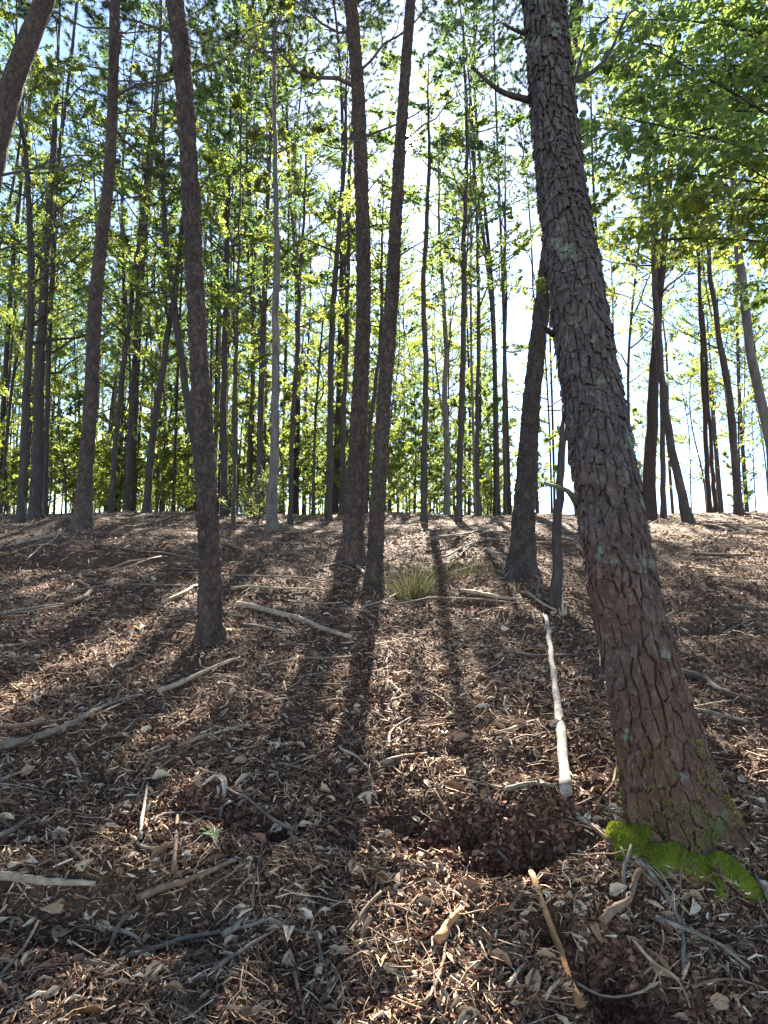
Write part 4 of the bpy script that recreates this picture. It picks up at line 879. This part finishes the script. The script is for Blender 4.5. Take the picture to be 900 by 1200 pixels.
ST = [
 ([(664, 941), (659, 885), (652, 825), (645, 765), (640, 722)], 5.4, 'white', "long bleached white pole lying up the slope beside the plated pine", dict(name="fallen_pole", cat="pole", n=14, taper=.6, k=26, jit=.06)),
 ([(682, 1196), (665, 1150), (650, 1110), (634, 1060), (621, 1026)], 4.6, 'orange', "orange peeled stick poking out of the earth in the lower right", dict(taper=.7, n=12, k=18)),
 ([(677, 962), (705, 982), (732, 1002), (770, 1040), (792, 1080), (803, 1150)], 3.2, 'grey', "long bent grey stick curving below the moss cushion", dict(n=10, taper=.7, k=26)),
 ([(684, 966), (712, 990), (738, 1015), (775, 1050)], 3.0, 'brown', "brown stick running alongside the long bent grey stick", dict()),
 ([(706, 1104), (720, 1082), (735, 1074), (742, 1055), (750, 1030)], 5.2, 'brown', "thick crooked root sticking out above the dark hollow", dict(name="root", cat="root", n=12, k=18, lift=2.2)),
 ([(742, 1112), (765, 1140), (790, 1155), (804, 1175), (810, 1196)], 2.0, 'pale', "thin pale root looping down in the lower right corner", dict(name="root", cat="root", lift=3)),
 ([(640, 1192), (690, 1188), (740, 1180), (765, 1172), (770, 1120)], 1.8, 'pale', "thin pale root arching along the bottom edge", dict(name="root", cat="root", lift=4)),
 ([(812, 1172), (850, 1160), (878, 1162), (900, 1172)], 1.8, 'brown', "thin brown root in the shade by the bottom right corner", dict(name="root", cat="root", lift=3)),
 ([(755, 1160), (772, 1135), (778, 1105), (770, 1080)], 1.4, 'brown', "wiry root crossing the dark hollow", dict(name="root", cat="root", lift=4)),
 ([(512, 1116), (525, 1094), (542, 1072)], 6.5, 'orange', "short orange-brown stub lying near the bottom centre", dict(name="wood_stub", cat="wood stub", n=10)),
 ([(497, 1190), (512, 1160), (522, 1120), (525, 1085)], 2.4, 'brown', "slender stick beside the orange-brown stub", dict()),
 ([(450, 901), (475, 893), (500, 888)], 3.8, 'grey', "stubby grey stick in the centre of the near slope", dict()),
 ([(594, 936), (612, 928), (632, 925), (650, 929)], 3.6, 'grey', "bowed grey stick against the lower end of the white pole", dict(lift=1.2)),
 ([(790, 788), (820, 800), (850, 816), (902, 832)], 4.5, 'dark', "dark fallen branch right of the plated pine", dict(name="branch", cat="branch", sub=4)),
 ([(810, 836), (840, 842), (876, 851)], 3.0, 'grey', "grey stick below the dark fallen branch", dict()),
 ([(590, 769), (630, 774), (686, 770)], 3.2, 'dark', "dark stick lying level behind the white pole", dict()),
 ([(580, 866), (600, 858), (626, 849)], 2.4, 'pale', "pale stick left of the white pole", dict()),
 ([(448, 1068), (470, 1073), (496, 1083)], 2.6, 'brown', "brown twig near the orange-brown stub", dict()),
 ([(457, 882), (459, 862), (483, 842)], 2.0, 'grey', "grey twig with an elbow bend above the stubby grey stick", dict()),
 ([(500, 812), (517, 824), (536, 841)], 2.0, 'dark', "thin dark stick slanting down in the middle of the slope", dict()),
 ([(535, 917), (565, 925), (596, 928)], 1.8, 'pale', "thin pale twig above the earth hollow", dict()),
 ([(540, 695), (575, 702), (611, 706)], 3.4, 'pale', "pale log piece lying left of the splintered stump", dict(name="log", cat="log")),
 ([(618, 699), (634, 710), (652, 722)], 2.2, 'pale', "pale stick leaning by the top of the white pole", dict(lift=2)),
 ([(810, 652), (845, 653), (882, 653)], 2.2, 'dark', "dark stick lying on the sunlit right slope", dict()),
 ([(860, 715), (885, 718), (905, 717)], 3.2, 'dark', "dark log piece at the right edge of the slope", dict(name="log", cat="log")),
 ([(0, 883), (40, 872), (75, 857), (125, 833), (166, 818)], 4.2, 'grey', "long grey branch entering from the left edge", dict(name="branch", cat="branch", n=10, k=20, sub=3)),
 ([(186, 817), (232, 796), (281, 772)], 3.6, 'pale', "pale straight stick continuing the line of the long grey branch", dict(n=10)),
 ([(0, 860), (40, 853), (90, 848), (150, 825)], 2.6, 'brown', "brown stick just above the long grey branch", dict()),
 ([(0, 1035), (30, 1040), (70, 1042), (112, 1044)], 5.0, 'pale', "thick pale branch end at the lower left edge", dict(name="branch", cat="branch", n=12, k=14)),
 ([(160, 1067), (188, 1052), (225, 1040), (250, 1028), (277, 1015)], 4.6, 'brown', "sturdy brown branch in the lower left", dict(name="branch", cat="branch", n=12, k=18, lift=1.2)),
 ([(162, 1066), (140, 1095), (125, 1130), (95, 1165)], 2.6, 'brown', "bent brown stick running down from the sturdy brown branch", dict(lift=1.4)),
 ([(150, 1130), (180, 1127), (212, 1112), (260, 1102), (300, 1092), (316, 1084)], 3.2, 'grey', "wavy grey stick beneath the pale splinter", dict(n=10, k=18, lift=1.4)),
 ([(316, 1085), (345, 1098), (382, 1104)], 2.4, 'grey', "grey twig pointing right from the wavy grey stick", dict()),
 ([(250, 1146), (290, 1122), (331, 1090)], 2.6, 'grey', "straight grey stick leaning up to the wavy grey stick", dict(lift=1.5)),
 ([(262, 1111), (275, 1098), (291, 1084)], 5.0, 'pale', "pale split splinter beside the wavy grey stick", dict(name="splinter", cat="splinter", n=5, taper=.5, lift=1.2)),
 ([(164, 990), (168, 955), (173, 921)], 2.4, 'white', "white twig standing out from the left slope", dict()),
 ([(157, 986), (165, 1000), (190, 999), (225, 985)], 1.9, 'pale', "thin curved pale twig below the white twig", dict()),
 ([(203, 1036), (205, 1000), (208, 961)], 3.0, 'brown', "short upright brown stick left of the green leaf", dict()),
 ([(296, 1076), (297, 1045), (302, 1020), (310, 981)], 2.0, 'brown', "long thin reddish twig right of the green leaf", dict()),
 ([(172, 972), (195, 960), (240, 957)], 2.2, 'grey', "grey twig above the green leaf", dict()),
 ([(398, 880), (414, 891), (431, 905)], 2.2, 'pale', "pale twig in the middle of the near slope", dict()),
 ([(0, 987), (20, 975), (41, 960)], 3.0, 'grey', "grey stick stub at the left edge", dict()),
 ([(370, 1100), (377, 1130), (385, 1166)], 1.9, 'grey', "thin grey twig lying in the deep shade at the bottom", dict()),
 ([(345, 1146), (350, 1172), (356, 1200)], 3.0, 'brown', "brown stick running off the bottom edge", dict()),
 ([(278, 712), (312, 720), (342, 727), (378, 741), (411, 752)], 4.6, 'pale', "long straw-coloured log beside the slim reddish pine", dict(name="log", cat="log", n=12, k=18)),
 ([(0, 724), (35, 717), (75, 710)], 2.4, 'grey', "long grey stick at the left of the middle slope", dict()),
 ([(78, 712), (93, 706), (106, 695), (82, 680)], 3.0, 'brown', "crooked branch piece behind the long grey stick", dict(name="branch", cat="branch")),
 ([(190, 711), (210, 700), (231, 687)], 2.6, 'pale', "pale stick just left of the slim reddish pine", dict()),
 ([(409, 659), (418, 666), (428, 676)], 3.2, 'pale', "pale wood piece between the straight pine and the slender pine", dict()),
 ([(250, 758), (258, 750), (270, 742)], 4.0, 'pale', "pale broken splinter at the foot of the slim reddish pine", dict(name="splinter", cat="splinter", n=5)),
 ([(285, 735), (325, 742), (352, 748)], 2.2, 'grey', "grey stick below the straw-coloured log", dict()),
 ([(270, 640), (300, 652), (340, 652)], 2.2, 'brown', "brown stick on the slope below the small bush", dict()),
 ([(20, 640), (45, 634), (78, 626)], 2.6, 'pale', "pale stick below the trunks at the left edge", dict()),
 ([(350, 775), (385, 776), (420, 772)], 2.6, 'brown', "brown stick lying across the slope in the middle", dict()),
 ([(500, 640), (535, 630), (560, 622)], 2.2, 'grey', "grey branch on the mound behind the tussock", dict(name="branch", cat="branch", sub=5)),
 ([(515, 660), (550, 640), (575, 632)], 1.6, 'grey', "thin grey branch in front of the mound's branch", dict(name="branch", cat="branch", sub=5)),
 ([(570, 645), (580, 652), (588, 650)], 3.0, 'white', "small bleached wood chunk left of the dark leaning pine", dict(name="wood_chunk", cat="wood chunk")),
 ([(700, 950), (715, 930), (722, 905)], 2.0, 'brown', "thin brown twig between the white pole and the plated pine", dict()),
 ([(598, 1075), (612, 1050), (606, 1032)], 2.0, 'brown', "thin brown twig left of the orange peeled stick", dict()),
 ([(595, 1165), (605, 1150), (616, 1135)], 3.0, 'pale', "short pale stick left of the orange stick's lower end", dict()),
]
for pts, r, m, lab, kw in ST: stick(pts, r, m, lab, **kw)
# loose sticks that nothing tells apart
rng = np.random.default_rng(404); protos = {}
def loose(n, d0, d1, L0, L1, label, group, mats):
    meshes = []
    for q in range(9):
        Lg = L0+(L1-L0)*q/8; k = 8; t = np.linspace(-.5, .5, k); pts = np.stack([t*Lg, np.convolve(np.pad(np.cumsum(rng.normal(0, .035, k)), 1, mode='edge'), np.ones(3)/3, 'valid')*Lg, np.abs(np.cumsum(rng.normal(0, .012, k)))*Lg+.006], -1); mb = MB(); r = (.006+.006*rng.random())*np.linspace(1, .45, k); tubes(pts[None], r[None], 6, mb, 0, .1)
        if q % 2: tubes(side_twigs(pts, 2, .3, Lg*.25, rng, .9, 3), r.mean()*.5*np.ones((2, 3)), 4, mb)
        meshes.append(mb.mesh("stick", M_S[mats[q % len(mats)]]))
    x, y, d = [], [], []
    for q in range(n):
        dd = d0*(d1/d0)**rng.random(); a = A((rng.random()*2-1)*34); x = dd*math.sin(a); y = dd*math.cos(a); N = gnormal(np.array([x]), np.array([y]))[0]
        mi = int(rng.integers(9)); o = link("stick", meshes[mi]); o.location = (x, y, float(gz(x, y))+.006); yaw = rng.random()*6.28
        from mathutils import Vector, Quaternion
        o.rotation_mode = 'QUATERNION'; o.rotation_quaternion = Vector((0, 0, 1)).rotation_difference(Vector(N)) @ Quaternion((0, 0, 1), yaw); c = mats[mi % len(mats)]; tag(o, c+" "+label, "stick", c+" "+group)
loose(45, 1.9, 6, .12, .36, "short weathered stick lying loose among the wood chips of the near slope", "short sticks on the near slope", ['grey', 'brown', 'pale', 'grey', 'dark'])
loose(150, 6, 19, .5, 1.9, "weathered brush stick left lying on the upper slope", "brush sticks on the upper slope", ['grey', 'pale', 'brown', 'grey'])

# splintered stump beside the black sapling
p = to_ground(660, 722); st = thing("stump", tuple(float(q) for q in p), "pale splintered stump remnant beside the thin black stem", "stump"); rng = np.random.default_rng(8)
for (dx, h, r, ln) in [(0, .22, .016, .0), (.012, .15, .012, .02), (-.014, .10, .012, -.02)]:
    mb = MB(); a = p+np.array([dx, 0, -.03]); tubes(np.array([a, a+np.array([ln*.5, 0, h*.5]), a+np.array([ln, 0, h])])[None], np.array([[r, r*.9, r*.15]]), 6, mb, 0, .15); part(mb, "splinter", M_S['pale'], st, False)
# curled strips of bark
def curl(pts, wpx, label):
    P = np.array([to_ground(*q) for q in pts]); Ls = resample(P, 14); d = np.linalg.norm(P.mean(0)-np.array([0, 0, CAMH])); wv = wpx/FPX*d*np.sin(np.linspace(.3, 2.8, 14)); Ls[:, 2] = np.maximum(Ls[:, 2], gz(Ls[:, 0], Ls[:, 1]))+.012+.03*np.sin(np.linspace(0, 3.1, 14))
    tg = nrm(np.gradient(Ls, axis=0)); s = nrm(np.cross(tg, np.array([[0, 0, 1.]]))); u = np.array([0, 0, 1.]); mb = MB(); prof = [(-1, .5), (-.5, 0), (0, -.15), (.5, 0), (1, .5), (.5, .14), (0, .02), (-.5, .14)]
    V = np.stack([Ls+s*(wv*a)[:, None]+u*(wv*b)[:, None] for a, b in prof], 1); i = np.arange(13)[:, None]*8; j = np.arange(8)[None]; j2 = (j+1) % 8; mb.add(V, np.stack([i+j, i+j2, i+8+j2, i+8+j], -1).reshape(-1, 4)); tag(link("bark_strip", mb.mesh("bark_strip", M_S['white'], True, P[0]), None, P[0]), label, "bark strip")
curl([(235, 926), (252, 922), (263, 932), (262, 942)], 4, "pale curled bark strip above the green leaf")
curl([(272, 942), (270, 952), (260, 958), (256, 966)], 4, "second pale bark strip curling down towards the green leaf")
# green oak leaf lying on the litter
p = to_ground(246, 982)+np.array([0, 0, .02]); prof = [(0, .06), (.12, .1), (.2, .34), (.32, .42), (.36, .16), (.5, .2), (.58, .46), (.7, .5), (.72, .18), (.84, .16), (.92, .24), (1, .1), (1.05, 0)]
t = np.array([q[0] for q in prof]); wv = np.array([q[1] for q in prof]); Lf = .12; ax = nrm(np.array([.55, -.75, -.1])); sx = nrm(np.cross(ax, np.array([0, 0, 1.]))); up = np.cross(sx, ax)
mid = p+ax[None]*(t*Lf-.06)[:, None]; V = np.concatenate([mid, mid+sx*(wv*Lf*.6)[:, None]+up*(wv*.02)[:, None], mid-sx*(wv*Lf*.6)[:, None]+up*(wv*.02)[:, None]]); k = len(t); a = np.arange(k-1); mb = MB()
mb.add(V, np.concatenate([np.stack([a, a+1, k+a+1, k+a], 1), np.stack([a, 2*k+a, 2*k+a+1, a+1], 1)])); tubes(np.stack([mid[0]-ax*.035, mid[0]])[None], np.array([[.0012, .0012]]), 4, mb)
tag(link("oak_leaf", mb.mesh("oak_leaf", M_OAK, False, p), None, p), "single green lobed oak leaf lying on the brown litter", "leaf")
